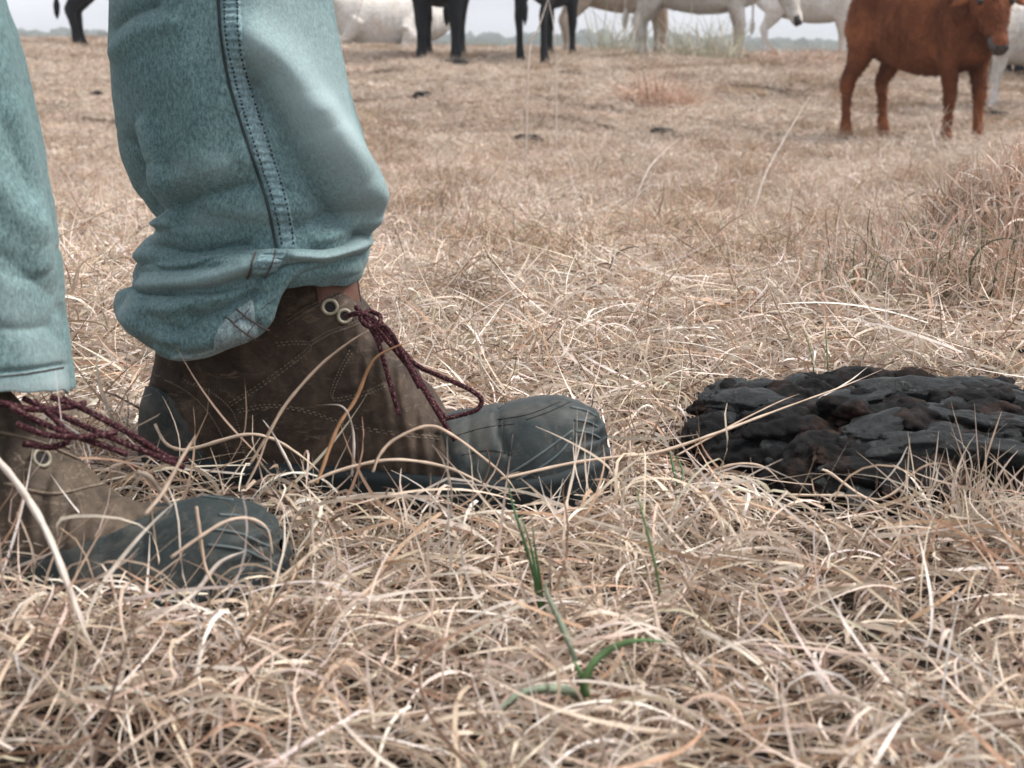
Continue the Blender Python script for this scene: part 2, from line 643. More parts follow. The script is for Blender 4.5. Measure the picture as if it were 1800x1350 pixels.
def build_near_grass():
    N = 74000
    d = rng.uniform(0.40, 2.05, N * 3)
    half = 0.42 * d + 0.16
    x = rng.uniform(-1, 1, N * 3) * half.max()
    keep = (np.abs(x) < half)
    # fewer with distance
    keep &= rng.random(N * 3) < np.clip(1.15 - 0.25 * d, 0.3, 1)
    x, d = x[keep][:N], d[keep][:N]
    n = len(x)
    dens = np.sin(x * 17 + 2.0 * np.sin(d * 13)) * np.sin(d * 19 + 1.5 * np.sin(x * 11))
    dens2 = np.sin(x * 41 + 2.5 * np.sin(d * 23)) * np.sin(d * 47 + 2 * np.sin(x * 29))
    keep = rng.random(n) < np.clip(0.60 + 0.30 * dens + 0.34 * dens2, .06, 1)
    x, d = x[keep], d[keep]
    n = len(x)
    lay = rng.random(n) ** 1.6 * (0.026 + 0.014 * np.sin(x * 9 + d * 7) * np.sin(d * 11 - x * 4))
    # the thatch is heaped up against the near boot
    heap = np.exp(-(((x + 0.25) / 0.09) ** 2 + ((d - 0.655) / 0.06) ** 2))
    lay = lay + rng.random(n) * 0.03 * heap
    base = np.stack([x, d, ground_z(x, d) + lay], 1)
    L, W, el, ca, ce = blade_params(n)
    L = np.where(d < 0.68, np.minimum(L, 0.095), L)
    W = np.where(d < 0.8, np.minimum(W, 0.0023), W)
    V, c, pts = blades(n, base, 10, L, W, el, ca, ce, ground_z)
    bad = blocked(pts).any(1) | (pts[:, :, 1].min(1) < 0.36)
    bad |= pts[:, :, 2].max(1) > 0.15
    V, c = V[~bad], c[~bad]
    # long flattened straws lying over the thatch
    n2 = 1500
    d2 = rng.uniform(0.45, 2.0, n2)
    x2 = rng.uniform(-1, 1, n2) * (0.42 * d2 + 0.1)
    b2 = np.stack([x2, d2, ground_z(x2, d2) + rng.uniform(.018, .042, n2)], 1)
    L2 = rng.uniform(.08, .17, n2) * np.where(d2 < .7, .7, 1)
    V2, c2, p2 = blades(n2, b2, 10, L2, rng.uniform(.0013, .0027, n2), rng.normal(.12, .14, n2), rng.normal(0, 1.1, n2), rng.normal(-.5, .6, n2), ground_z, PAL[[0, 1, 2, 4, 6, 7]], np.ones(6) / 6)
    ok = ~(blocked(p2).any(1) | (p2[:, :, 1].min(1) < .40) | (p2[:, :, 2].max(1) > .09))
    V, c = np.concatenate([V, V2[ok]]), np.concatenate([c, c2[ok]])
    me = ribbon_mesh('dry_grass', V, c)
    o = obj('dry_grass', me, M['straw'])
    tag(o, 'curled dead straw coloured grass matted around the boots', 'grass', kind='stuff')


build_near_grass()


def patch_object(name, size, n, long, wmul, K, curly, hz, pal=PAL, palp=PALP, el_add=0.0):
    x = rng.uniform(-size / 2, size / 2, n)
    y = rng.uniform(-size / 2, size / 2, n)
    base = np.stack([x, y, rng.random(n) ** 1.5 * hz], 1)
    L, W, el, ca, ce = blade_params(n, curly, long)
    V, c, _ = blades(n, base, K, L, W * wmul, el + el_add, ca, ce, lambda a, b: np.zeros_like(a), pal, palp)
    c = c * rng.uniform(0.93, 1.07)
    me = ribbon_mesh(name, V, c)
    me.materials.append(M['straw'])
    return bpy.data.objects.new(name, me)


def scatter(name, pts, rot, scl, idx, sources, label):
    # lay every clump on the slope it stands on
    e = 0.15
    sx = (ground_z(pts[:, 0] + e, pts[:, 1]) - ground_z(pts[:, 0] - e, pts[:, 1])) / (2 * e)
    sy = (ground_z(pts[:, 0], pts[:, 1] + e) - ground_z(pts[:, 0], pts[:, 1] - e)) / (2 * e)
    eul = np.zeros((len(pts), 3))
    for i in range(len(pts)):
        m3 = Vector((0, 0, 1)).rotation_difference(Vector((-sx[i], -sy[i], 1)).normalized()).to_matrix() @ Matrix.Rotation(rot[i], 3, 'Z')
        eul[i] = m3.to_euler()[:]
    me = bpy.data.meshes.new(name)
    me.vertices.add(len(pts))
    me.vertices.foreach_set('co', pts.astype(np.float32).reshape(-1))
    a = me.attributes.new('rotv', 'FLOAT_VECTOR', 'POINT')
    a.data.foreach_set('vector', eul.astype(np.float32).reshape(-1))
    for an, ty, v in (('scl', 'FLOAT', scl), ('idx', 'INT', idx)):
        a = me.attributes.new(an, ty, 'POINT')
        a.data.foreach_set('value', v.astype(np.float32 if ty == 'FLOAT' else np.int32))
    o = obj(name, me, M['straw'])
    coll = bpy.data.collections.new(name + '_clumps')
    for s in sources:
        coll.objects.link(s)
    ng = bpy.data.node_groups.new(name + '_scatter', 'GeometryNodeTree')
    ng.interface.new_socket('Geometry', in_out='INPUT', socket_type='NodeSocketGeometry')
    ng.interface.new_socket('Geometry', in_out='OUTPUT', socket_type='NodeSocketGeometry')
    N, Lk = ng.nodes, ng.links
    gi, go = N.new('NodeGroupInput'), N.new('NodeGroupOutput')
    ci = N.new('GeometryNodeCollectionInfo')
    ci.inputs['Collection'].default_value = coll
    ci.inputs['Separate Children'].default_value = True
    ci.inputs['Reset Children'].default_value = True
    ip = N.new('GeometryNodeInstanceOnPoints')
    ip.inputs['Pick Instance'].default_value = True
    na = {}
    for an, ty in (('rotv', 'FLOAT_VECTOR'), ('scl', 'FLOAT'), ('idx', 'INT')):
        q = N.new('GeometryNodeInputNamedAttribute')
        q.data_type = ty
        q.inputs['Name'].default_value = an
        na[an] = q.outputs[0]
    Lk.new(gi.outputs[0], ip.inputs['Points'])
    Lk.new(ci.outputs[0], ip.inputs['Instance'])
    Lk.new(na['idx'], ip.inputs['Instance Index'])
    Lk.new(na['rotv'], ip.inputs['Rotation'])
    Lk.new(na['scl'], ip.inputs['Scale'])
    Lk.new(ip.outputs[0], go.inputs[0])
    md = o.modifiers.new('scatter', 'NODES')
    md.node_group = ng
    tag(o, label, 'grass', kind='stuff')
    return o


BROWN = np.array([(0.40, 0.27, 0.19), (0.50, 0.36, 0.26), (0.28, 0.19, 0.13), (0.58, 0.45, 0.34), (0.36, 0.30, 0.20)])


def pick(n, k, share):
    return np.where(rng.random(n) < share, rng.integers(k, k + 3, n), rng.integers(0, k, n))


def build_field():
    src = [patch_object('straw_clump', 0.36, 1400, 0.95, 1.1, 7, 1.1, 0.03) for _ in range(7)]
    src += [patch_object('straw_rank_clump', 0.20, 420, 1.1, 1.0, 7, 1.1, 0.05, BROWN, None, 0.35) for _ in range(3)]
    pts = []
    g = 0.20
    for d in np.arange(0.1, 6.4, g):
        half = max(0.42 * d + 0.5, 1.4)
        for x in np.arange(-half, half, g):
            xx, dd = x + rng.uniform(-.1, .1), d + rng.uniform(-.1, .1)
            if 0.34 < dd < 1.95 and abs(xx) < 0.42 * dd + 0.02:
                continue
            if dd < 0.55 and abs(xx) < 0.45:
                continue
            if math.hypot(xx - PAT['c'][0], dd - PAT['c'][1]) < 0.4:
                continue
            pts.append((xx, dd))
    pts = np.array(pts)
    z = ground_z(pts[:, 0], pts[:, 1])
    n = len(pts)
    scatter('field_grass', np.column_stack([pts, z]), rng.uniform(0, 6.28, n), rng.uniform(0.8, 1.15, n), pick(n, 7, .12), src,
            'matted dry grass of the pasture between boots and cattle')
    src = [patch_object('straw_tussock', 1.0, 2600, 0.85, 2.4, 5, 0.9, 0.02) for _ in range(6)]
    src += [patch_object('straw_tussock_rank', 0.5, 700, 1.1, 2.2, 5, 0.9, 0.06, BROWN, None, 0.4) for _ in range(3)]
    pts = []
    g = 0.40
    for d in np.arange(6.0, 27, g):
        half = 0.42 * d + 2
        for x in np.arange(-half, half, g):
            pts.append((x + rng.uniform(-.2, .2), d + rng.uniform(-.2, .2)))
    pts = np.array(pts)
    z = ground_z(pts[:, 0], pts[:, 1])
    n = len(pts)
    scatter('far_grass', np.column_stack([pts, z]), rng.uniform(0, 6.28, n), rng.uniform(0.65, 1.0, n), pick(n, 6, .14), src,
            'short dry grass of the far pasture around the cattle')


build_field()

def build_haze():
    bm = bmesh.new()
    bmesh.ops.create_cube(bm, size=1)
    for v in bm.verts:
        v.co = Vector((v.co.x * 3000, -8 + (v.co.y + .5) * 1520, -11 + (v.co.z + .5) * 16))
    m = bpy.data.materials.new('thin_haze')
    m.use_nodes = True
    nt = m.node_tree
    nt.nodes.clear()
    pv = nt.nodes.new('ShaderNodeVolumePrincipled')
    pv.inputs['Color'].default_value = (0.86, 0.91, 0.94, 1)
    pv.inputs['Density'].default_value = 0.0013
    oo = nt.nodes.new('ShaderNodeOutputMaterial')
    nt.links.new(pv.outputs[0], oo.inputs['Volume'])
    o = obj('haze', to_mesh('haze', bm, False), m)
    tag(o, 'thin pale haze over the pasture fading the far wood', kind='stuff')


build_haze()
# ------------------------------------------------------------------ cattle
def coat(name, a, b_, c=None, patch=None):
    m, nt, b = mat(name, 0.85, 0.2)
    v = ocoord(nt)
    col = ramp(nt, nz(nt, 3.2, 6, 0.62, v, 0.5), [(0.33, a), (0.67, b_)])
    if c:
        col = mix(nt, ramp(nt, nz(nt, 1.8, 3, 0.5, v), [(0.52, (0, 0, 0)), (0.66, (1, 1, 1))]), col, c)
    mpn = nt.nodes.new('ShaderNodeMapping')
    mpn.inputs['Scale'].default_value = (1, 1, 0.35)
    nt.links.new(v, mpn.inputs[0])
    h = nz(nt, 70, 4, 0.7, mpn.outputs[0])
    col = mix(nt, 0.8, col, ramp(nt, h, [(0.3, (0.55, 0.55, 0.55)), (0.7, (1.35, 1.35, 1.35))]), 'MULTIPLY')
    nt.links.new(col, b.inputs['Base Color'])
    bump(nt, b, h, 0.5, 0.01)
    return m


M['coat_brown'] = coat('red_brown_coat', (0.080, 0.023, 0.010), (0.31, 0.11, 0.047), (0.14, 0.042, 0.018))
M['coat_black'] = coat('black_coat', (0.006, 0.008, 0.010), (0.016, 0.018, 0.022))
M['coat_white'] = coat('cream_white_coat', (0.55, 0.50, 0.44), (0.76, 0.735, 0.70), (0.60, 0.51, 0.42))
M['coat_tan'] = coat('dirty_cream_coat', (0.42, 0.34, 0.26), (0.60, 0.53, 0.46), (0.36, 0.25, 0.17))
M['hoof'] = simple('hoof_horn', [(0.02, 0.018, 0.017), (0.05, 0.042, 0.036)], 30, 0.6)
M['nose_dark'] = simple('dark_muzzle', [(0.012, 0.011, 0.012), (0.035, 0.028, 0.027)], 40, 0.45, 0.4)
M['nose_grey'] = simple('grey_muzzle', [(0.035, 0.028, 0.026), (0.10, 0.08, 0.075)], 30, 0.5, 0.35)
M['nose_pink'] = simple('grey_pink_muzzle', [(0.10, 0.07, 0.065), (0.2, 0.13, 0.12)], 40, 0.5, 0.4)
M['eye'] = simple('dark_eye', [(0.006, 0.005, 0.005), (0.012, 0.01, 0.01)], 10, 0.15, 0.5)
M['ear_in'] = simple('inner_ear', [(0.16, 0.09, 0.075), (0.25, 0.15, 0.13)], 60)


def loft(bm, st, sides=16):
    """st: list of (centre, half_width, half_height, fwd, up)"""
    rings = []
    for c, a, h, f, u in st:
        f = Vector(f).normalized()
        s = f.cross(Vector(u)).normalized()
        uu = s.cross(f).normalized()
        rings.append([bm.verts.new(Vector(c) + s * (a * math.cos(2 * math.pi * k / sides)) + uu * (h * math.sin(2 * math.pi * k / sides))) for k in range(sides)])
    for j in range(len(rings) - 1):
        for k in range(sides):
            bm.faces.new((rings[j][k], rings[j][(k + 1) % sides], rings[j + 1][(k + 1) % sides], rings[j + 1][k]))
    bm.faces.new(rings[0])
    bm.faces.new(rings[-1])


def loft_path(bm, pts, up=(0, 0, 1), n=14, sides=16):
    """pts: list of (x,y,z,half_width,half_height) smoothed along their length"""
    q = smooth(pts, n)
    st = []
    for i in range(len(q)):
        f = Vector(q[min(i + 1, len(q) - 1)][:3]) - Vector(q[max(i - 1, 0)][:3])
        u = Vector(up)
        if abs(f.normalized().dot(u)) > 0.97:
            u = Vector((1, 0, 0))
        st.append((Vector(q[i][:3]), max(q[i][3], .004), max(q[i][4], .004), f, u))
    loft(bm, st, sides)


def fuse(bm, voxel, it=4):
    me = bpy.data.meshes.new('hide')
    bmesh.ops.recalc_face_normals(bm, faces=bm.faces[:])
    bm.to_mesh(me)
    bm.free()
    o = bpy.data.objects.new('hide', me)
    COL.objects.link(o)
    r = o.modifiers.new('r', 'REMESH')
    r.mode = 'VOXEL'
    r.voxel_size = voxel
    r.use_smooth_shade = True
    s = o.modifiers.new('s', 'SMOOTH')
    s.factor = 0.5
    s.iterations = it
    dg = bpy.context.evaluated_depsgraph_get()
    out = bpy.data.meshes.new_from_object(o.evaluated_get(dg))
    bpy.data.objects.remove(o)
    out.polygons.foreach_set('use_smooth', np.ones(len(out.polygons), bool))
    return out


def coat_hair(me, m, t, n, keep_off=()):
    """short shaggy hair lying back and down over the hide"""
    nf = len(me.polygons)
    ce, no, ar = np.empty(nf * 3, np.float32), np.empty(nf * 3, np.float32), np.empty(nf, np.float32)
    me.polygons.foreach_get('center', ce)
    me.polygons.foreach_get('normal', no)
    me.polygons.foreach_get('area', ar)
    ce, no = ce.reshape(-1, 3), no.reshape(-1, 3)
    i = rng.choice(nf, n, p=ar / ar.sum())
    for c_, r_ in keep_off:
        i = i[np.linalg.norm(ce[i] - np.array(c_), axis=1) > r_]
    n = len(i)
    p = ce[i] + rng.normal(0, .006, (n, 3))
    q = no[i]
    lay = np.array([-.55, 0, -.8]) + rng.normal(0, .45, (n, 3))
    lay -= q * (lay * q).sum(1, keepdims=True)
    lay /= np.linalg.norm(lay, axis=1, keepdims=True) + 1e-6
    L = rng.uniform(.018, .042, n)[:, None]
    P3 = np.stack([p - q * .004, p + lay * L * .5 + q * .006, p + lay * L + q * .003], 1)
    s = np.cross(lay, q)
    w = np.array([.0045, .004, .0006])[None, :, None]
    V = np.stack([P3 - s[:, None] * w, P3 + s[:, None] * w], 2)
    o = obj('hair', ribbon_mesh('hair', V, np.ones((n, 3))), m, t)
    o['kind'] = 'stuff'


def make_cow(name, label, x, y, yaw, s, coat_m, nose_m, head='up', group='cattle standing in the dry pasture', front=(0, 0), hind=(0, 0),
             lying=False, legw=1.0, turn=0.0, sink=0.015, ear_m=None, hw=1.0, stretch=(1, 1), bd=1.0, hair=0):
    """local axes: +x head end, z up, unit adult; uniform scale s"""
    t = thing(name, label, 'calf' if 'calf' in name else 'cow', (x, y, gz(x, y) - sink), group)
    t.rotation_euler = (0, 0, yaw)
    t.scale = (s, s * stretch[0], s * stretch[1])
    bm = bmesh.new()
    dz = -0.52 if lying else 0.0
    loft_path(bm, [(-0.80, 0, 1.04 + dz, .05, .08), (-0.76, 0, 1.01 + dz, .15, .20), (-0.60, 0, 0.97 + dz, .245, .29), (-0.35, 0, 0.94 + dz, .285, .335),
                   (0.0, 0, 0.90 + dz, .315, .365), (0.28, 0, 0.90 + dz, .29, .36), (0.52, 0, 0.95 + dz, .24, .345), (0.68, 0, 0.99 + dz, .18, .28), (0.80, 0, 1.02 + dz, .10, .16)], n=22, sides=24)
    if bd != 1.0:                          # deeper barrel, fuller rump
        for v in bm.verts:
            if v.co.z > .9:
                v.co.z = .9 + (v.co.z - .9) * bd
    if not lying:
        for sd in (1, -1):
            fx = front[0 if sd > 0 else 1]
            hx = hind[0 if sd > 0 else 1]
            loft_path(bm, [(.50, .17 * sd, .98, .10, .16), (.47 + fx * .2, .18 * sd, .78, .10 * legw, .14 * legw), (.46 + fx * .45, .17 * sd, .62, .078 * legw, .098 * legw), (.49 + fx * .7, .165 * sd, .46, .058 * legw, .066 * legw),
                           (.50 + fx * .75, .165 * sd, .38, .056 * legw, .060 * legw), (.495 + fx * .85, .165 * sd, .30, .042 * legw, .046 * legw), (.495 + fx * .93, .165 * sd, .18, .040 * legw, .044 * legw), (.50 + fx, .165 * sd, .115, .050 * legw, .054 * legw),
                           (.525 + fx, .165 * sd, .06, .050 * legw, .056 * legw), (.54 + fx, .165 * sd, .03, .055 * legw, .066 * legw)], up=(1, 0, 0), n=26, sides=12)
            loft_path(bm, [(-.56, .15 * sd, 1.06, .11, .2), (-.54 + hx * .2, .19 * sd, .84, .12, .22), (-.55 + hx * .4, .19 * sd, .68, .085 * legw, .15 * legw), (-.63 + hx * .65, .18 * sd, .54, .058 * legw, .088 * legw),
                           (-.685 + hx * .75, .175 * sd, .46, .052 * legw, .070 * legw), (-.665 + hx * .85, .175 * sd, .36, .044 * legw, .054 * legw), (-.65 + hx * .93, .175 * sd, .20, .041 * legw, .046 * legw), (-.64 + hx, .175 * sd, .12, .051 * legw, .056 * legw),
                           (-.615 + hx, .175 * sd, .06, .052 * legw, .058 * legw), (-.60 + hx, .175 * sd, .03, .055 * legw, .068 * legw)], up=(1, 0, 0), n=26, sides=12)
    else:
        for sd in (1, -1):
            loft_path(bm, [(.45, .2 * sd, .42, .1, .14), (.62, .24 * sd, .2, .07, .08), (.80, .2 * sd, .10, .055, .06), (.55, .15 * sd, .06, .04, .05)], n=14, sides=10)
            loft_path(bm, [(-.5, .22 * sd, .42, .14, .2), (-.25, .34 * sd, .24, .1, .16), (-.45, .38 * sd, .1, .06, .07), (-.15, .40 * sd, .06, .045, .05)], n=14, sides=10)
    # neck and head
    if head == 'up':
        nb, pl, hd = Vector((.62, 0, 1.04 + dz)), Vector((1.0, .10 * turn, 1.33 + dz)), Vector((.62, .25 * turn, -.70))
    elif head == 'graze':
        nb, pl, hd = Vector((.62, 0, 1.00)), Vector((1.12, .10 * turn, .74)), Vector((.50, .1 * turn, -.86))
    else:                                  # explicit (poll point, direction)
        nb, pl, hd = Vector((.62, 0, 1.04)), Vector(head[0]), Vector(head[1])
    hd.normalize()
    mid = nb.lerp(pl, .5)
    loft_path(bm, [(*(nb - (pl - nb) * .35), .15, .26), (*nb, .15, .235), (*mid, .115, .18), (*pl, .10, .13), (*(pl + hd * .08), .085, .10)], n=14, sides=16)
    up = (Vector((0, 0, 1)) if abs(hd.z) < .9 else Vector((1, 0, 0)))
    fu = hd.cross(up).normalized()
    fup = fu.cross(hd).normalized()       # towards the forehead
    HS = 1.0
    mw = 1 / hw ** .75                     # a broad forehead still narrows to the muzzle
    st = []
    for q, w, h in ((-.05, .07, .07), (0, .105, .10), (.08, .118, .118), (.16, .112, .122), (.26, .088, .105), (.35, .072, .085), (.43, .074, .076), (.48, .070, .066), (.51, .045, .04)):
        st.append((pl + hd * q * HS - fup * .02, w * hw * (1 if q < .2 else 1 - (1 - mw) * min(1, (q - .2) / .15)), h, hd, fup))
    loft(bm, st, 18)
    loft(bm, [(pl + hd * .10 - fup * .09, .03, .03, hd, fup), (pl + hd * .22 - fup * .075, .055, .05, hd, fup), (pl + hd * .42 - fup * .055, .045, .035, hd, fup)], 10)
    me = fuse(bm, 0.020, 3)
    # rough, uneven hide
    nv = len(me.vertices)
    co, no = np.empty(nv * 3), np.empty(nv * 3, np.float32)
    me.vertices.foreach_get('co', co)
    me.vertex_normals.foreach_get('vector', no)
    co, no = co.reshape(-1, 3), no.reshape(-1, 3)
    am = np.array([0.006 * noise.noise(Vector(q) * 6.0) + 0.003 * noise.noise(Vector(q) * 19.0) for q in co])
    ax, az, ay = co[:, 0], (co[:, 2] - (dz)), np.abs(co[:, 1])
    g = lambda cx, cz, wx, wz: np.exp(-((ax - cx) / wx) ** 2 - ((az - cz) / wz) ** 2) * np.clip(ay / .12, 0, 1)
    am += -.035 * g(-.36, .98, .10, .16) + .035 * g(-.50, 1.20, .07, .07) + .022 * g(.46, .95, .08, .25) - .024 * g(.30, .85, .07, .2) - .02 * g(-.72, .95, .05, .2)
    am += .006 * np.sin(ax * 62) * g(-.02, .85, .26, .22)
    me.vertices.foreach_set('co', (co + no * am[:, None]).reshape(-1))
    obj('body', me, coat_m, t)
    if hair:
        coat_hair(me, coat_m, t, hair, [(pl + hd * .50 - fup * .02, .125)] + [(pl + hd * .165 + fu * (.090 * hw * sd) + fup * .055, .045) for sd in (1, -1)])
    # ears
    for sd in (1, -1):
        b0 = pl + hd * .03 + fu * (.095 * sd) + fup * .01
        tip = b0 + fu * (.22 * sd) - hd * (-.05) - fup * .03
        bm = bmesh.new()
        rr = [.018, .045, .055, .045, .008]
        pts = [b0.lerp(tip, k / 4) + Vector((0, 0, -.012 * (k / 2) ** 2)) for k in range(5)]
        add_tube(bm, pts, [(r * .35, r) for r in rr], 10, up=hd)
        obj('ear', to_mesh('ear', bm), ear_m or coat_m, t)
        bm = bmesh.new()
        bmesh.ops.create_uvsphere(bm, u_segments=12, v_segments=8, radius=.024)
        e = obj('eye', to_mesh('eye', bm), M['eye'], t)
        e.location = pl + hd * .165 + fu * (.090 * hw * sd) + fup * .055
    bm = bmesh.new()
    loft(bm, [(pl + hd * .415 - fup * .018, .077 * hw * mw, .062, hd, fup), (pl + hd * .455 - fup * .02, .078 * hw * mw, .060, hd, fup), (pl + hd * .492 - fup * .022, .071 * hw * mw, .052, hd, fup), (pl + hd * .518 - fup * .024, .048 * hw * mw, .04, hd, fup)], 18)
    mz = obj('muzzle', to_mesh('muzzle', bm), nose_m, t)
    for sd in (1, -1):
        bm = bmesh.new()
        bmesh.ops.create_uvsphere(bm, u_segments=10, v_segments=6, radius=.014)
        n_ = obj('nostril', to_mesh('nostril', bm), M['eye'], mz)
        n_.location = pl + hd * .505 + fu * (.036 * sd) + fup * .012
    if not lying:
        for sd in (1, -1):
            for hx in (.54 + front[0 if sd > 0 else 1], -.60 + hind[0 if sd > 0 else 1]):
                yv = (.165 if hx > 0 else .175) * sd
                bm = bmesh.new()
                loft_path(bm, [(hx, yv, -.005, .062 * legw, .078 * legw), (hx - .004, yv, .03, .058 * legw, .07 * legw), (hx - .012, yv, .058, .052 * legw, .058 * legw)], up=(1, 0, 0), n=5, sides=14)
                obj('hoof', to_mesh('hoof', bm), M['hoof'], t)
    bm = bmesh.new()
    add_tube(bm, [Vector(p) for p in smooth([(-.77, 0, 1.14 + dz), (-.84, 0, 1.08 + dz), (-.86, .01, .85 + dz), (-.86, .02, .6 + dz)], 14)], list(np.linspace(.035, .014, 14)), 8)
    tl = obj('tail', to_mesh('tail', bm), coat_m, t)
    bm = bmesh.new()
    add_tube(bm, [Vector((-.86, .02, .62 + dz)), Vector((-.862, .02, .52 + dz)), Vector((-.865, .02, .42 + dz)), Vector((-.867, .02, .36 + dz))], [.014, .04, .032, .006], 8)
    obj('tail_switch', to_mesh('tail_switch', bm), coat_m, tl)
    return t


def gx(px, d):
    """sideways place of a photo column on the ground at distance d"""
    return P(px, 100, d).x


make_cow('calf', 'red brown calf standing side on with its face turned to the camera', gx(1622, 8.3), 8.3, R(-64), .72,
         M['coat_brown'], M['nose_grey'], head=((.77, -.13, 1.13), (.54, -.26, -.80)), front=(0.02, -0.03), hind=(.06, -.08), legw=.96, sink=.02, hw=1.5, stretch=(.80, 1.08), bd=1.4, hair=26000)
make_cow('cow', 'black cow at far left, one dark leg showing between the jeans legs', gx(140, 17) + .64, 17.0, R(2), 1.0, M['coat_black'], M['nose_dark'], hind=(.0, .03))
make_cow('cow', 'black cow seen front on, two black legs framing a white lying cow', gx(772, 14.2), 14.6, R(-90), 1.0, M['coat_black'], M['nose_dark'], legw=1.15)
make_cow('cow', 'black cow seen from behind with close black hind legs beside a tan cow', gx(968, 14), 14.6, R(74), .98, M['coat_black'], M['nose_dark'], legw=1.1, hind=(.0, -.06), stretch=(.74, 1))
make_cow('cow', 'tan bellied cow standing side on behind the black legs', gx(1090, 17.6), 17.6, R(8), .98, M['coat_tan'], M['nose_pink'])
make_cow('cow', 'white cow grazing with lowered head and dark nose', gx(1222, 16.2), 16.2, R(-14), .92, M['coat_white'], M['nose_dark'], hair=12000,
         head=((1.03, -.06, .88), (.38, -.12, -.86)), legw=1.05, front=(-.02, .06))
make_cow('cow', 'white cow farthest back, behind the grazing head and left of the brown calf', gx(1420, 22), 22.0, R(-10), .98, M['coat_white'], M['nose_pink'])
make_cow('cow', 'white cow lying down on the crest beside the jeans', gx(690, 19.5), 19.5, R(180), .92, M['coat_white'], M['nose_pink'], lying=True,
         group='cattle lying in the dry pasture')
make_cow('calf', 'white calf cut off by the right edge behind the brown calf', gx(1816, 10.6), 10.6, R(184), .62, M['coat_white'], M['nose_pink'], legw=1.05, hair=9000)
make_cow('cow', 'black cow at the right edge beyond the white calf', gx(1786, 12.8) + .62, 12.9, R(0), .95, M['coat_black'], M['nose_dark'])

# ------------------------------------------------------------------ person: jeans and boots
person = thing('person', 'person in faded blue jeans and worn brown lace-up boots, one cuff rolled up', 'person', (-0.25, 0.88, 0))
PO = Vector(person.location)


def seg_dist(px, py, poly):
    """distance from points to a polyline, and signed side"""
    best = np.full(px.shape, 1e9)
    for (x0, y0), (x1, y1) in zip(poly[:-1], poly[1:]):
        dx, dy = x1 - x0, y1 - y0
        t = np.clip(((px - x0) * dx + (py - y0) * dy) / (dx * dx + dy * dy), 0, 1)
        best = np.minimum(best, np.hypot(px - (x0 + t * dx), py - (y0 + t * dy)))
    return best


def world_z(py, d):
    return P(900, py, d).z


def px_scale(py, d):
    """metres per photo pixel at distance d"""
    return P(901, py, d).x - P(900, py, d).x


def unproject(PX, PY, D):
    dx, dy = (PX - 900.0) / F, (675.0 - PY) / F
    k = D / (CP + dy * SP)
    return dx * k, HC + (-SP + dy * CP) * k


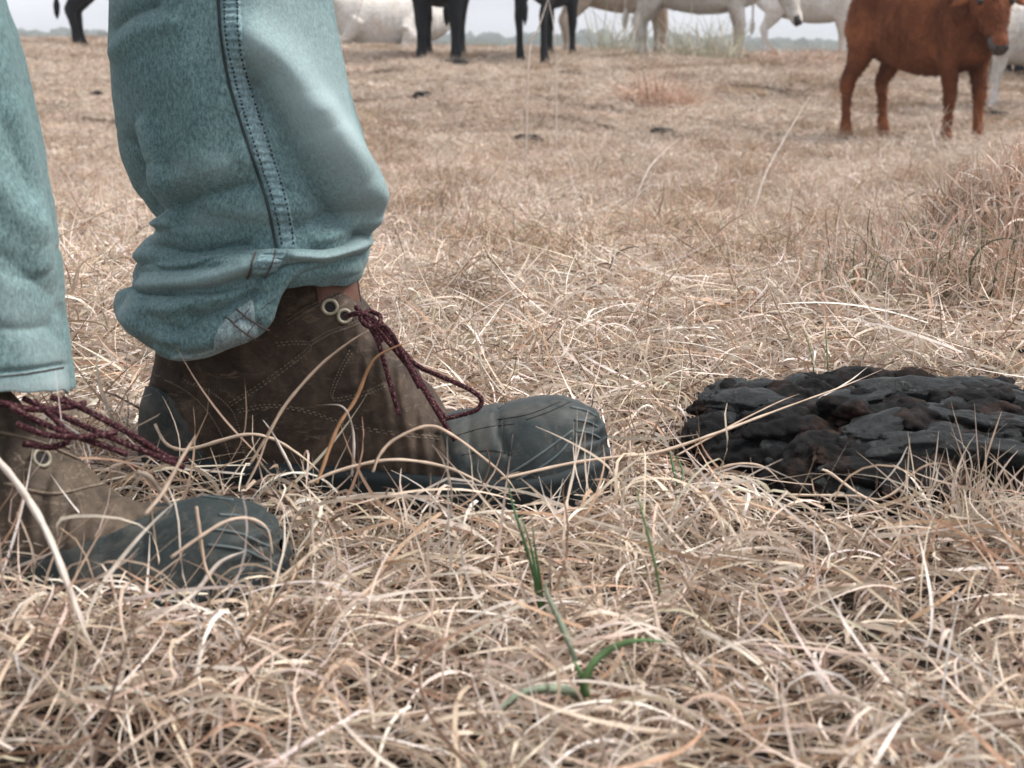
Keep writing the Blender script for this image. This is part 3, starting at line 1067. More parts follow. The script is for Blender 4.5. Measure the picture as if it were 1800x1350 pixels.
def jeans_leg(name, d, rows, folds, wear_light_lines, top_z, depth=0.86, nrow=230, nseg=180, seed=0, y1=None, tilt=0.0):
    rows = [tuple(r) for r in rows]
    fl = curve1([(r[0], r[1]) for r in rows])
    fr = curve1([(r[0], r[2]) for r in rows])
    y0, y1 = rows[0][0], rows[-1][0]
    ys = np.linspace(y0, y1, nrow)
    L, Rr = fl(ys), fr(ys)
    th = np.linspace(0, 2 * np.pi, nseg, endpoint=False)
    cx, hw = (L + Rr) / 2, (Rr - L) / 2
    # a little squared section so that the face is broad
    c, s = np.cos(th), np.sin(th)
    cs = np.sign(c) * np.abs(c) ** 0.92
    ss = np.sign(s) * np.abs(s) ** 0.92
    PX = cx[:, None] + hw[:, None] * cs[None]
    PY = np.repeat(ys[:, None], nseg, 1) + tilt * cs[None]
    PY = PY + (np.linspace(0, 1, nrow)[:, None] ** 6) * (3.5 * np.sin(th * 3 + seed) + 2.0 * np.sin(th * 7.3 + seed) + 1.2 * np.sin(th * 17))[None]
    sc = np.array([px_scale(y, d) for y in ys])
    V = np.zeros((nrow, nseg, 3))
    V[..., 1] = d - hw[:, None] * sc[:, None] * depth * ss[None]
    V[..., 0], V[..., 2] = unproject(PX, PY, np.minimum(V[..., 1], d))
    disp = np.zeros((nrow, nseg))
    frontw = np.clip(ss[None] * 3.0, 0, 1) * np.ones((nrow, 1))
    for poly, amp, w in folds:
        poly = smooth(poly, 24)
        dd = seg_dist(PX, PY, poly)
        disp += frontw * amp * 0.0015 * (np.exp(-(dd / w) ** 2) if amp > 0 else np.exp(-(dd / (w * .9)) ** 1.25))
    # soft creases all the way round
    nzv = np.zeros_like(disp)
    for j in range(nrow):
        for i in range(nseg):
            p = Vector((V[j, i, 0] * 14 + seed, V[j, i, 1] * 14, V[j, i, 2] * 10))
            rg = max(0.0, .16 - abs(noise.noise(Vector((p.x * 1.1, p.y * 1.1, p.z * 2.6)) + Vector((3, 9, seed))))) / .16
            low = min(1, max(0, (ys[j] - y0) / (y1 - y0) - .35) * 1.6)
            nzv[j, i] = -0.0026 * rg ** 1.5 * low + noise.noise(p) * 0.0028 + noise.noise(p * 3.1) * 0.0011 + noise.noise(p * 8.0) * 0.0004
    disp += nzv
    nx, ny = c[None] * np.ones((nrow, 1)), -s[None] * np.ones((nrow, 1))
    V[..., 0] += disp * nx
    V[..., 1] += disp * ny
    # upward continuation out of the picture, to the thigh
    tz = np.linspace(V[0, :, 2].mean() + .02, top_z, 14)
    upper = []
    c0x, c0y = V[0, :, 0].mean(), V[0, :, 1].mean()
    for k, z in enumerate(tz):
        f = 1 + 0.30 * (k + 1) / len(tz)
        r = V[0].copy()
        r[:, 0] = c0x + (r[:, 0] - c0x) * f
        r[:, 1] = c0y + (r[:, 1] - c0y) * f
        r[:, 2] = z
        upper.append(r)
    W = np.concatenate([np.array(upper[::-1]), V], 0)
    me = grid_mesh(name, W, closed_u=True, off=PO)
    wear_and_light = np.zeros((nrow, nseg))
    for poly, amp, w in wear_light_lines:
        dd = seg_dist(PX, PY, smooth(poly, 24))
        wear_and_light += frontw * amp * np.exp(-(dd / w) ** 2)
    at = me.attributes.new('wear_and_light', 'FLOAT', 'POINT')
    at.data.foreach_set('value', np.concatenate([np.zeros(14 * nseg), np.clip(wear_and_light, 0, 1).reshape(-1)]).astype(np.float32))
    o = obj(name, me, M['denim'], person)
    # cloth thickness
    sm = o.modifiers.new('cloth', 'SOLIDIFY')
    sm.thickness = 0.0014
    sm.offset = -1
    return o


D_FAR = 0.955
far_rows = [(-70, 191, 566), (-30, 190, 573), (0, 190, 580), (60, 188, 592), (130, 191, 607), (200, 197, 622), (260, 207, 638), (310, 226, 648), (345, 244, 656),
            (370, 264, 657), (390, 280, 655), (410, 274, 653), (430, 262, 650), (455, 248, 646), (480, 246, 642), (505, 256, 622)]
far_folds = [
    ([(455, 150), (490, 215), (533, 290), (588, 365), (640, 412)], -10.5, 32),
    ([(435, 60), (510, 130), (575, 235), (628, 320), (664, 395)], 7.0, 34),
    ([(560, 190), (600, 260), (640, 330), (672, 372)], 4.0, 26),
    ([(256, 220), (276, 300), (290, 360), (300, 388)], 5.0, 11),
    ([(228, 250), (250, 330), (276, 392)], -6.5, 17),
    ([(292, 368), (345, 346), (440, 326)], -4.2, 13),
    ([(300, 320), (350, 300), (420, 285)], 3.0, 24),
    ([(302, 392), (276, 424), (252, 448)], 6.0, 15),
    ([(285, 436), (330, 446), (430, 432)], -5.0, 13),
    ([(330, 400), (390, 385), (470, 380)], 3.0, 26),
    ([(196, 50), (222, 28), (270, 10)], -3.6, 11),
    ([(205, 90), (240, 60), (300, 40)], 2.4, 18),
    ([(560, 420), (610, 405), (660, 392)], 4.0, 14),
    ([(520, 405), (570, 385), (630, 372)], -3.5, 15),
    ([(430, 120), (450, 180), (470, 240), (500, 330)], -3.0, 16),
    ([(330, 120), (345, 190), (340, 260)], 2.5, 36),
    ([(390, 210), (400, 270), (430, 300)], -2.0, 20),
]
far_wear_and_light = [([(440, 80), (500, 150), (560, 230), (620, 330), (660, 385)], 0.42, 34), ([(480, -10), (545, 110), (592, 210)], 0.42, 62),  # broad second line paints the leg's lit upper right; other lines are worn folds
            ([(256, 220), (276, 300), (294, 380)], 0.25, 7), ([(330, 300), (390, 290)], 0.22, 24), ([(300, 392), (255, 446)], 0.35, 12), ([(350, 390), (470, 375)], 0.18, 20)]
far_leg = jeans_leg('jeans_leg', D_FAR, far_rows, far_folds, far_wear_and_light, 0.74, seed=3.0)
D_NEAR = 0.775
near_rows = [(-70, -470, -26), (0, -460, 0), (20, -456, 5), (80, -450, 24), (150, -442, 42), (220, -432, 58), (300, -420, 72), (400, -405, 86), (500, -388, 96), (560, -380, 101),
             (620, -372, 110), (660, -368, 118), (690, -366, 123), (697, -366, 123)]
near_folds = [([(-60, 100), (0, 200), (50, 330)], -3.0, 30), ([(30, 200), (60, 320), (80, 470)], 2.0, 26), ([(-40, 420), (30, 470), (90, 520)], -2.0, 22),
              ([(-60, 560), (20, 580), (90, 575)], -1.6, 14), ([(-80, 652), (0, 655), (60, 650), (117, 640)], -2.2, 5), ([(-80, 300), (0, 330), (60, 400)], 2.0, 26)]
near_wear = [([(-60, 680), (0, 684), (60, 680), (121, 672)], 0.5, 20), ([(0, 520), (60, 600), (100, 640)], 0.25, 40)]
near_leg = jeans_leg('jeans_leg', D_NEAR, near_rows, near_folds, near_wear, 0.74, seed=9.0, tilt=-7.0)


def cuff_ring(name, parent, d, xl, xr, T, B, bulge, folds, m, wear_light_lines=(), depth=0.88, nsec=46, nseg=240, seed=0, inner=4.0):
    """rolled hem: a soft ring round the leg between the px curves T (top) and B (bottom)"""
    ft, fb = curve1(T), curve1(B)
    th = np.linspace(0, 2 * np.pi, nseg, endpoint=False)
    c, s = np.cos(th), np.sin(th)
    cs = np.sign(c) * np.abs(c) ** 0.9
    ss = np.sign(s) * np.abs(s) ** 0.9
    px = (xl + xr) / 2 + (xr - xl) / 2 * cs
    ty, by = ft(px), fb(px)
    psi = np.linspace(0, 1, nsec)
    V = np.zeros((nsec, nseg, 3))
    PX, PY = np.zeros((nsec, nseg)), np.zeros((nsec, nseg))
    for j, p in enumerate(psi):
        PX[j] = px
        # the roll: down over the outside, turned under at both edges
        PY[j] = ty + (by - ty) * (0.5 - 0.5 * math.cos(math.pi * p))
    sc = px_scale(520, d)
    prof = np.sin(np.pi * psi) ** 0.55
    off = (-inner + (bulge + inner) * prof)[:, None] * 0.001 * np.ones((1, nseg))
    fw = np.clip(ss[None] * 3, 0, 1) * np.ones((nsec, 1))
    for poly, amp, w in folds:
        dd = seg_dist(PX, PY, smooth(poly, 24))
        off += fw * amp * 0.0017 * (np.exp(-(dd / w) ** 2) if amp > 0 else np.exp(-(dd / w) ** 1.2))
    hwm = (xr - xl) / 2 * sc - bulge * 0.001
    V[..., 1] = d - hwm * depth * ss[None]
    V[..., 0], V[..., 2] = unproject((xl + xr) / 2 + cs[None] * hwm / sc + 0 * PY, PY, np.minimum(V[..., 1] - off * s[None], d))
    V[..., 0] += off * c[None]
    V[..., 1] -= off * s[None]
    for j in range(nsec):
        for i in range(nseg):
            p = Vector((V[j, i, 0] * 40 + seed, V[j, i, 1] * 40, V[j, i, 2] * 55))
            rg = max(0.0, .18 - abs(noise.noise(Vector((p.x * .5, p.y * .5, p.z * .9)) + Vector((seed, 2, 7))))) / .18
            k = -0.0024 * rg ** 1.4 + noise.noise(p) * 0.0022 + noise.noise(p * 2.7) * 0.0009
            V[j, i, 0] += k * c[i]
            V[j, i, 1] -= k * s[i]
            V[j, i, 2] += 0.0012 * noise.noise(p * 0.7 + Vector((5, 0, 0)))
    me = grid_mesh(name, V, closed_u=True, off=PO)
    wear_and_light = np.zeros((nsec, nseg))
    for poly, amp, w in wear_light_lines:
        wear_and_light += fw * amp * np.exp(-(seg_dist(PX, PY, smooth(poly, 24)) / w) ** 2)
    at = me.attributes.new('wear_and_light', 'FLOAT', 'POINT')
    at.data.foreach_set('value', np.clip(wear_and_light, 0, 1).reshape(-1).astype(np.float32))
    return obj(name, me, m, parent)


upper_cuff = cuff_ring('cuff', far_leg, D_FAR, 231, 655,
                       [(225, 458), (280, 458), (350, 450), (430, 441), (500, 437), (560, 438), (610, 432), (650, 412), (670, 396)],
                       [(225, 515), (280, 530), (340, 532), (400, 520), (450, 500), (500, 478), (560, 468), (610, 460), (645, 452), (670, 430)],
                       9, [([(250, 500), (320, 500), (400, 482), (470, 462)], 3.0, 14), ([(300, 512), (370, 505), (440, 486)], -3.2, 8),
                           ([(240, 478), (310, 474), (380, 468)], -2.4, 7), ([(490, 480), (520, 470), (580, 470), (640, 455)], -3.0, 7),
                           ([(520, 455), (580, 452), (650, 425)], 2.0, 10)], M['denim'],
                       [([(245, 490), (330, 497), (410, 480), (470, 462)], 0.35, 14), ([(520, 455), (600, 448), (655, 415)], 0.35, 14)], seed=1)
lower_cuff = cuff_ring('cuff', far_leg, D_FAR, 201, 634,
                       [(195, 505), (240, 515), (300, 520), (380, 515), (450, 490), (500, 466), (560, 452), (640, 436)],
                       [(195, 566), (213, 590), (245, 618), (290, 634), (340, 630), (400, 612), (450, 595), (485, 568), (500, 525), (520, 494), (560, 474), (600, 463), (640, 452)],
                       10, [([(215, 555), (280, 600), (350, 605), (420, 585)], 2.0, 16), ([(330, 560), (390, 545), (450, 515)], -5.0, 14),
                            ([(255, 545), (330, 540), (400, 520)], 2.5, 14), ([(290, 618), (360, 622), (420, 600)], -2.6, 7), ([(300, 585), (340, 568)], -2.0, 8)], M['denim'],
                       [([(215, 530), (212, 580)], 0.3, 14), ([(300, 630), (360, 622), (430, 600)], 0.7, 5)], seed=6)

# the seam down the inside of the leg and its stitches
bl = bvh_of(far_leg)


def strip(name, bvh, left, right, lift, m, parent, n=70, across=7, pucker=0.0, pk_n=40):
    l, r = smooth(left, n), smooth(right, n)
    V = []
    for i in range(n):
        row = []
        for k in range(across):
            f = k / (across - 1)
            q = l[i] * (1 - f) + r[i] * f
            o, d = ray(q[0], q[1])
            loc, nor, _, _ = bvh.ray_cast(o, d)
            if loc is None:
                break
            if nor.dot(d) > 0: nor = -nor
            h = lift * (1.0 if 0 < k < across - 1 else -0.6) + pucker * math.sin(6.283 * pk_n * i / n + 0.8 * math.sin(i * .9)) * (1 if 0 < k < across - 1 else 0)
            row.append(loc + nor * h)
        if len(row) == across:
            V.append(row)
    me = grid_mesh(name, np.array(V), off=PO)
    return obj(name, me, m, parent)


SEAM_L = [(386, -8), (391, 60), (404, 140), (424, 210), (449, 285), (472, 355), (490, 442)]
SEAM_R = [(424, -8), (428, 60), (440, 140), (462, 210), (487, 285), (509, 355), (525, 442)]
strip('side_seam', bl, SEAM_L, SEAM_R, 0.0011, M['denim_seam'], far_leg, n=190, across=9, pucker=0.0006, pk_n=34)


def shifted(poly, dx):
    return [(a + dx, b) for a, b in poly]


def draped_tube(name, bvh, poly, r, lift, m, parent, n=60, sides=6):
    pts = proj(bvh, poly, lift, n)
    if len(pts) < 3:
        return None
    return obj(name, tube_mesh(name, pts, r, sides, off=PO), m, parent)


def stitches(name, bvh, poly, r, lift, m, parent, n=44, fill=0.62):
    bm = bmesh.new()
    pts = proj(bvh, poly, lift, n * 6)
    step = 6
    for i in range(0, len(pts) - step, step):
        seg = [pts[i + k] - PO for k in range(int(step * fill) + 1)]
        add_tube(bm, seg, r, 5)
    return obj(name, to_mesh(name, bm), m, parent)


draped_tube('seam_edge', bl, shifted(SEAM_L, -3), 0.0010, 0.0, M['thread'], far_leg, 90)
stitches('stitching', bl, shifted(SEAM_L, 8), 0.0007, 0.0012, M['thread'], far_leg, 60)
stitches('stitching', bl, shifted(SEAM_R, -7), 0.0007, 0.0012, M['thread'], far_leg, 60)
bn = bvh_of(near_leg)
stitches('stitching', bn, [(-60, 664), (0, 662), (60, 656), (116, 646)], 0.0006, 0.0006, M['thread_brown'], near_leg, 40)
# seam where it crosses the roll, and the inside-out hem below it
bu = bvh_of(upper_cuff)
strip('rolled_seam', bu, [(452, 446), (444, 466), (436, 490)], [(506, 442), (498, 462), (480, 486)], 0.0012, M['denim_seam'], upper_cuff, n=26, across=10, pucker=0.0005, pk_n=6)
draped_tube('seam_edge', bu, [(450, 444), (442, 468), (434, 492)], 0.0007, 0.0006, M['thread_brown'], upper_cuff, 20)
draped_tube('seam_edge', bu, [(484, 442), (474, 466), (462, 490)], 0.0005, 0.0018, M['thread_brown'], upper_cuff, 20)
blw = bvh_of(lower_cuff)
strip('turned_hem', blw, [(376, 602), (390, 568), (424, 536), (458, 520), (487, 524)], [(374, 613), (398, 609), (430, 601), (464, 586), (487, 558)], 0.0016, M['denim_inside'], lower_cuff, n=30, across=14, pucker=0.0004, pk_n=7)
for a in ([(398, 560), (425, 580), (448, 594)], [(418, 546), (450, 566), (472, 578)]):
    draped_tube('hem_stitch', blw, a, 0.0006, 0.0018, M['thread_brown'], lower_cuff, 24)
for a in ([(412, 572), (428, 556), (440, 544)], [(432, 586), (446, 570), (462, 556)], [(458, 546), (470, 536), (480, 528)]):
    draped_tube('hem_stitch', blw, a, 0.0003, 0.0018, M['thread_brown'], lower_cuff, 24)
strip('hem_edge', blw, [(292, 624), (340, 622), (400, 606), (440, 592)], [(292, 634), (340, 630), (400, 613), (440, 600)], 0.0012, M['denim_inside'], lower_cuff, n=40, across=4)


# ---- boots
def boot_top(pts, d):
    return curve1(pts)


# heights of the boot's upper line (u along the foot, z)
ZT = curve1([(0.0, 0.118), (0.03, 0.135), (0.08, 0.148), (0.2, 0.156), (0.40, 0.153), (0.445, 0.143), (0.475, 0.132), (0.51, 0.118), (0.55, 0.104), (0.582, 0.090), (0.62, 0.072),
             (0.658, 0.056), (0.69, 0.0530), (0.74, 0.0555), (0.80, 0.0595), (0.86, 0.062), (0.91, 0.060), (0.95, 0.054), (0.975, 0.047), (0.992, 0.038), (1.0, 0.030)])


def boot_surface(u, phi, grow=0.0, kz=1.0):
    """surface of the boot: u 0 heel .. 1 toe, phi 0 near side sole .. pi far side"""
    w = float(BW(u)) + grow
    zt = float(ZT(u)) * kz + grow
    shaft = min(1, max(0, (0.62 - u) / 0.12))
    n = 2.35 + 1.6 * shaft
    c, s = math.cos(phi), math.sin(phi)
    t = -math.copysign(abs(c) ** (2 / n), c) * w
    z = zt * abs(s) ** (2 / n)
    # waist the ankle in, let the heel counter bulge and lean
    f = z / 0.15
    t *= 1 - 0.16 * shaft * math.sin(min(1, f) * math.pi * 0.8) - (0.10 * f if u > 0.5 else 0)
    x = u * BOOT_L
    back = 0.007 * math.exp(-((z - 0.034) / 0.032) ** 2) - 0.010 * min(1, max(0, (z - 0.055) / 0.05))
    x -= back * max(0, 1 - u / 0.35)
    if u > 0.93:                                  # toe: undercut towards the sole
        x += (grow * 0.9) * (u - 0.93) / 0.07
    # toe spring
    z += 0.012 * max(0, (u - 0.75) / 0.25) ** 2
    return Vector((x, t, z))


def make_boot(frame, parent, m_upper, m_rubber, kz=1.0, seed=0, toe_edge=None, seams=(), vamp=0.0):
    def boot_point(u, phi, grow=0.0, kz=1.0):
        return boot_surface(u, phi, grow, kz + vamp * math.exp(-((u - .655) / .07) ** 2) / float(ZT(u)))

    def rand_edge(sn, ph):                        # rubber rand of even height running back from the cap
        u = .80
        while u > .30 and boot_point(u, ph, 0, kz).z < .040 + .016 * max(0, (u - .62) / .18):
            u -= .004
        return u

    if toe_edge == 'rand':
        toe_edge = rand_edge

    def to_w(p):
        c, s = math.cos(frame['yaw']), math.sin(frame['yaw'])
        return Vector((frame['o'].x + p.x * c - p.y * s, frame['o'].y + p.x * s + p.y * c, frame['o'].z + p.z))

    nu, np_ = 300, 120
    us = 0.5 - 0.5 * np.cos(np.linspace(0.0, math.pi, nu))
    us = np.clip(us, 0.0006, 0.9994)
    V = np.zeros((nu, np_, 3))
    for j, u in enumerate(us):
        for i, ph in enumerate(np.linspace(0, math.pi, np_)):
            p = boot_point(u, ph, 0, kz)
            q = Vector((p.x * 30 + seed, p.y * 30, p.z * 30))
            k = 0.0020 * noise.noise(q) + 0.0009 * noise.noise(q * 3)
            # walking creases across the vamp and ankle
            k += 0.0016 * math.exp(-((u - 0.60) / 0.10) ** 2) * math.sin(u * 190 + p.z * 120)
            k += 0.0018 * math.exp(-((u - 0.12) / 0.10) ** 2) * math.exp(-((p.z - 0.075) / 0.03) ** 2) * math.sin(p.z * 420 + u * 20)
            V[j, i] = to_w(p + Vector((0, (-1 if ph < math.pi / 2 else 1) * k * 0.8, k * abs(math.sin(ph)))))
    if seams:
        near = np.linspace(0, math.pi, np_)[None] < math.pi / 2
        Dp = V[..., 1] * CP + (HC - V[..., 2]) * SP
        QX = 900 + V[..., 0] / Dp * F
        QY = 675 - (V[..., 1] * SP - (HC - V[..., 2]) * CP) / Dp * F
        for ln in seams:
            dd = seg_dist(QX, QY, smooth(ln, 30))
            V[..., 1] += near * (0.0015 * np.exp(-(dd / 3.6) ** 2) - 0.0007 * np.exp(-((dd - 9) / 6.0) ** 2))
    up = obj('boot', grid_mesh('boot', V, off=PO, cap=False), m_upper, parent)

    def patch(name, edge, grow, m, tip, amp=0.0008, nv=60, groove=None):
        """raised shell between the boundary u = edge(z fraction) and the heel (tip 0) or toe (tip 1)"""
        n_ = 64
        W = np.zeros((nv, n_, 3))
        for i, ph in enumerate(np.linspace(0.0, math.pi, n_)):
            e = edge(abs(math.sin(ph)), ph)
            for j in range(nv):
                f = j / (nv - 1)
                f = math.sin(f * math.pi / 2)
                u = e + ((0.9996 if tip else 0.0004) - e) * f
                g = grow * min(1, j / 2.0)
                p = boot_point(u, ph, g, kz)
                q = Vector((p.x * 34 + seed + 7, p.y * 34, p.z * 34))
                k = amp * noise.noise(q) + amp * .5 * noise.noise(q * 3.3)
                if groove:
                    k += groove(u, ph, p)
                W[j, i] = to_w(p + Vector((0, (-1 if ph < math.pi / 2 else 1) * k, k)))
        return obj(name, grid_mesh(name, W, off=PO), m, up)

    def toe_groove(u, ph, p):
        k = 0.0
        # stacked ribs round the very toe, two creases on the cap
        a = max(0, min(1, (u - 0.93) / 0.04))
        k += a * 0.0011 * math.sin(p.z * 780)
        cr = p.x - 0.252 + 0.55 * (p.z - 0.055)
        k -= 0.0022 * math.exp(-(cr / 0.0022) ** 2) * (1 if p.z > 0.04 else 0)
        cr = p.x - 0.233 + 0.35 * (p.z - 0.05)
        k -= 0.0016 * math.exp(-(cr / 0.002) ** 2) * (1 if p.z > 0.035 else 0)
        return k

    toe = patch('toe_cap', toe_edge or (lambda sn, ph: 0.668 + 0.075 * (1 - sn) ** 1.2), 0.0036, m_rubber, 1, 0.0010, groove=toe_groove)
    heels = []
    for side in (0, 1):
        n_, nv = 26, 26
        W = np.zeros((nv, n_, 3))
        for i in range(n_):
            ph = 0.30 * i / (n_ - 1)
            z_ = 0.145 * math.sin(ph) ** 0.506
            e = 0.18 * max(0.0, 1 - (z_ / 0.079) ** 2.2) ** 0.8 + 0.0006
            for j in range(nv):
                u = e + (0.0004 - e) * math.sin(j / (nv - 1) * math.pi / 2)
                p = boot_point(u, ph if side == 0 else math.pi - ph, 0.0020 * min(1, j / 2.0), kz)
                W[j, i] = to_w(p + Vector((-0.0015 * min(1, j / 2), 0, 0.0006 * noise.noise(p * 40))))
        heels.append(obj('heel_counter', grid_mesh('heel_counter', W, off=PO), M['rubber'], up))
    heel = heels[0]
    # sole: outline slab with ridged edge
    S = []
    loop_u = np.concatenate([0.5 - 0.5 * np.cos(np.linspace(0, math.pi, 80)), 0.5 + 0.5 * np.cos(np.linspace(0, math.pi, 80))[1:-1]])
    sg = np.concatenate([-np.ones(80), np.ones(78)])
    for z, g in ((-0.012, -0.004), (-0.010, 0.002), (0.0, 0.0045), (0.004, 0.003), (0.008, 0.005), (0.013, 0.0035), (0.017, 0.005), (0.022, 0.0045), (0.024, 0.0)):
        row = []
        for u, s_ in zip(loop_u, sg):
            w = float(BW(min(0.998, max(0.002, u))))
            x = u * BOOT_L + g * (2 * u - 1) - (0.003 if u < .05 else 0)
            sp = 0.012 * max(0, (u - 0.75) / 0.25) ** 2
            lug = 0.0012 * (1 if math.sin(u * 120) > 0 else -1) if z < 0.006 else 0
            row.append(to_w(Vector((x, s_ * (w + g + lug), z + sp))))
        S.append(row)
    so = obj('sole', grid_mesh('sole', np.array(S), closed_u=True, cap=True, off=PO), M['sole'], up)
    return up, toe, heel, so, to_w


FAR_SEAMS = ([(322, 664), (368, 684), (402, 714), (418, 756), (426, 800)],
          [(400, 704), (452, 672), (505, 634), (540, 605), (528, 596), (470, 600)],
          [(414, 716), (470, 707), (540, 718), (612, 742), (700, 757), (780, 766)],
          [(612, 612), (592, 650), (579, 686), (588, 696), (640, 684), (676, 668)],
          [(540, 598), (575, 578), (612, 566), (640, 552)],
          [(500, 560), (545, 532), (600, 508), (626, 522)])
boot_far, toe_far, heel_far, sole_far, far_w = make_boot(FAR_BOOT, person, M['leather'], M['rubber'], seed=0, seams=FAR_SEAMS)
boot_near, toe_near, heel_near, sole_near, near_w = make_boot(NEAR_BOOT, person, M['leather_near'], M['rubber_dusty'], kz=0.93, seed=40,
                                                           toe_edge='rand', vamp=.015)
bb = bvh_of(boot_far)
bt = bvh_of(toe_far, boot_far)
bh = bvh_of(heel_far, boot_far)


def stitch_line(poly, r=0.00045, lift=0.0006, m='seam', par=None, b=None, name='seam_stitch', n=50):
    return draped_tube(name, b or bb, poly, r, lift, M[m], par or boot_far, n)


for a in FAR_SEAMS:
    for off in (5, 11):
        stitches('seam_stitch', bb, [(x + off * .6, y + off * .8) for x, y in a], 0.00042, 0.0003, M['seam'], boot_far, 36, .6)
for a in ([(291, 668), (330, 688), (364, 722), (390, 764), (412, 822)],):
    stitches('seam_stitch', bh, a, 0.0005, 0.0006, M['seam'], heel_far, 44, .7)
for a in ([(880, 842), (930, 812), (975, 780), (1006, 757)], [(905, 846), (950, 822), (985, 795), (1004, 770)], [(1003, 716), (1030, 722), (1048, 732)],
          [(1010, 738), (1035, 742), (1052, 752)], [(1012, 758), (1038, 762), (1054, 770)]):
    stitch_line(a, 0.0009, 0.0002, 'ridge', toe_far, bt, 'rubber_rib', 24)
for a in ([(795, 768), (850, 752), (905, 745)], [(872, 738), (930, 728), (985, 706)], [(925, 738), (965, 724), (1003, 706)], [(812, 800), (860, 792), (900, 800)]):
    stitch_line(a, 0.0006, -0.0003, 'groove', toe_far, bt, 'cap_crease', 24)


# tongue, eyelets
def slab(name, grid, thick, m, parent):
    g = np.array(grid)
    me = grid_mesh(name, g, off=PO)
    o = obj(name, me, m, parent)
    s = o.modifiers.new('t', 'SOLIDIFY')
    s.thickness = thick
    s.offset = 0
    return o


tongue = []
for k in range(16):
    f = k / 15
    row = []
    for i in range(13):
        a = -1 + 2 * i / 12
        z = 0.166 - 0.044 * f - 0.004 * a * a
        row.append(far_w(Vector((0.1465 + 0.006 * f - 0.019 * a * a, a * 0.025 + 0.002, z))))
    tongue.append(row)
slab('tongue', tongue, 0.004, M['lining'], boot_far)
obj('tongue_rim', tube_mesh('tongue_rim', [Vector(p) for p in tongue[0]], 0.0022, 6, off=PO), M['groove'], boot_far)
obj('tongue_rim', tube_mesh('tongue_rim', [Vector(tongue[k][6]) for k in range(0, 16)], 0.0024, 6, off=PO), M['groove'], boot_far)


def eyelet(bvh, px, py, r, par):
    o, d = ray(px, py)
    loc, nor, _, _ = bvh.ray_cast(o, d)
    if loc is None:
        return
    if nor.dot(d) > 0: nor = -nor
    nor = (nor - d * 0.5).normalized()
    a = nor.orthogonal().normalized()
    b = nor.cross(a)
    bm = bmesh.new()
    c = loc + nor * 0.0012 - PO
    ring = []
    for k in range(22):
        t = 6.2832 * k / 22
        e = a * math.cos(t) + b * math.sin(t)
        ring.append([bm.verts.new(c + e * (r + 0.0012 * math.cos(q)) + nor * 0.0010 * math.sin(q)) for q in np.linspace(0, 6.2832, 9)[:-1]])
    for k in range(22):
        for q in range(8):
            bm.faces.new((ring[k][q], ring[k][(q + 1) % 8], ring[(k + 1) % 22][(q + 1) % 8], ring[(k + 1) % 22][q]))
    obj('eyelet', to_mesh('eyelet', bm), M['brass'], par)
    bm = bmesh.new()
    bm.faces.new([bm.verts.new(c - nor * 0.0002 + (a * math.cos(6.2832 * k / 18) + b * math.sin(6.2832 * k / 18)) * r) for k in range(18)])
    obj('eyelet_hole', to_mesh('eyelet_hole', bm), M['groove'], par)


eyelet(bb, 580, 540, 0.0047, boot_far)
eyelet(bb, 605, 556, 0.0042, boot_far)


def lace(pts, r=0.0018, par=None, amp=0.0004, name='lace'):
    q = smooth(pts, max(24, len(pts) * 14))
    rad = [r * .92 * (1 + 0.03 * math.sin(i * 2.4)) for i in range(len(q))]
    me = tube_mesh(name, q, rad, 8, off=PO)
    return obj(name, me, M['lace'], par)


def on(px, py, d, dz=0.0):
    v = P(px, py, d)
    return (v.x, v.y, v.z + dz)


DL = 0.885
for pts in ([(608, 556, .889), (630, 551, .884), (650, 558, .888), (662, 572, .895)],
            [(640, 548, .888), (660, 575, .888), (690, 610, .889), (722, 650, .888), (748, 690, .886), (778, 740, .884), (800, 775, .882)],
            [(652, 556, .90), (690, 596, .90), (730, 640, .90), (780, 664, .897), (824, 684, .894), (846, 702, .892), (838, 720, .890), (808, 730, .888), (782, 736, .888)],
            [(648, 570, .884), (664, 600, .883), (676, 640, .881), (690, 690, .879), (702, 730, .877)],
            [(672, 578, .892), (705, 620, .892), (735, 664, .892), (760, 704, .890), (784, 738, .887)],
            [(650, 546, .892), (668, 556, .887), (664, 572, .882), (644, 572, .882), (634, 556, .885), (650, 546, .892)],
            [(668, 566, .884), (690, 590, .884), (716, 640, .884), (738, 682, .883)],
            [(626, 540, .90), (640, 556, .886), (656, 580, .884), (672, 600, .886)]):
    lace([on(*p) for p in pts], 0.0018, boot_far)

# near boot: laces fan out over its throat
for pts in ([(40, 700, .757), (90, 722, .755), (150, 750, .753), (215, 778, .752), (270, 800, .752), (325, 822, .752)],
            [(90, 698, .765), (140, 716, .763), (190, 742, .761), (245, 772, .759), (300, 806, .757), (330, 806, .756)],
            [(20, 716, .745), (70, 742, .742), (130, 766, .740), (190, 786, .740), (225, 800, .742)],
            [(30, 745, .735), (80, 764, .733), (150, 768, .736), (205, 760, .745)],
            [(60, 706, .76), (100, 740, .750), (120, 772, .744), (90, 786, .740), (40, 780, .738)],
            [(110, 700, .770), (165, 728, .766), (225, 760, .764), (262, 786, .762)],
            [(0, 708, .745), (60, 720, .752), (120, 716, .762), (150, 708, .77)]):
    lace([on(p[0], p[1], p[2] - .028) for p in pts], 0.0019, boot_near)
bnb = bvh_of(boot_near)
eyelet(bnb, 72, 806, 0.0048, boot_near)
bnt = bvh_of(toe_near, boot_near)
for a in ([(385, 905), (430, 910), (475, 935)], [(370, 930), (420, 938), (474, 962)], [(365, 958), (420, 965), (470, 985)], [(250, 880), (330, 872), (410, 880)]):
    stitch_line(a, 0.0009, 0.0002, 'ridge', toe_near, bnt, 'rubber_rib', 24)
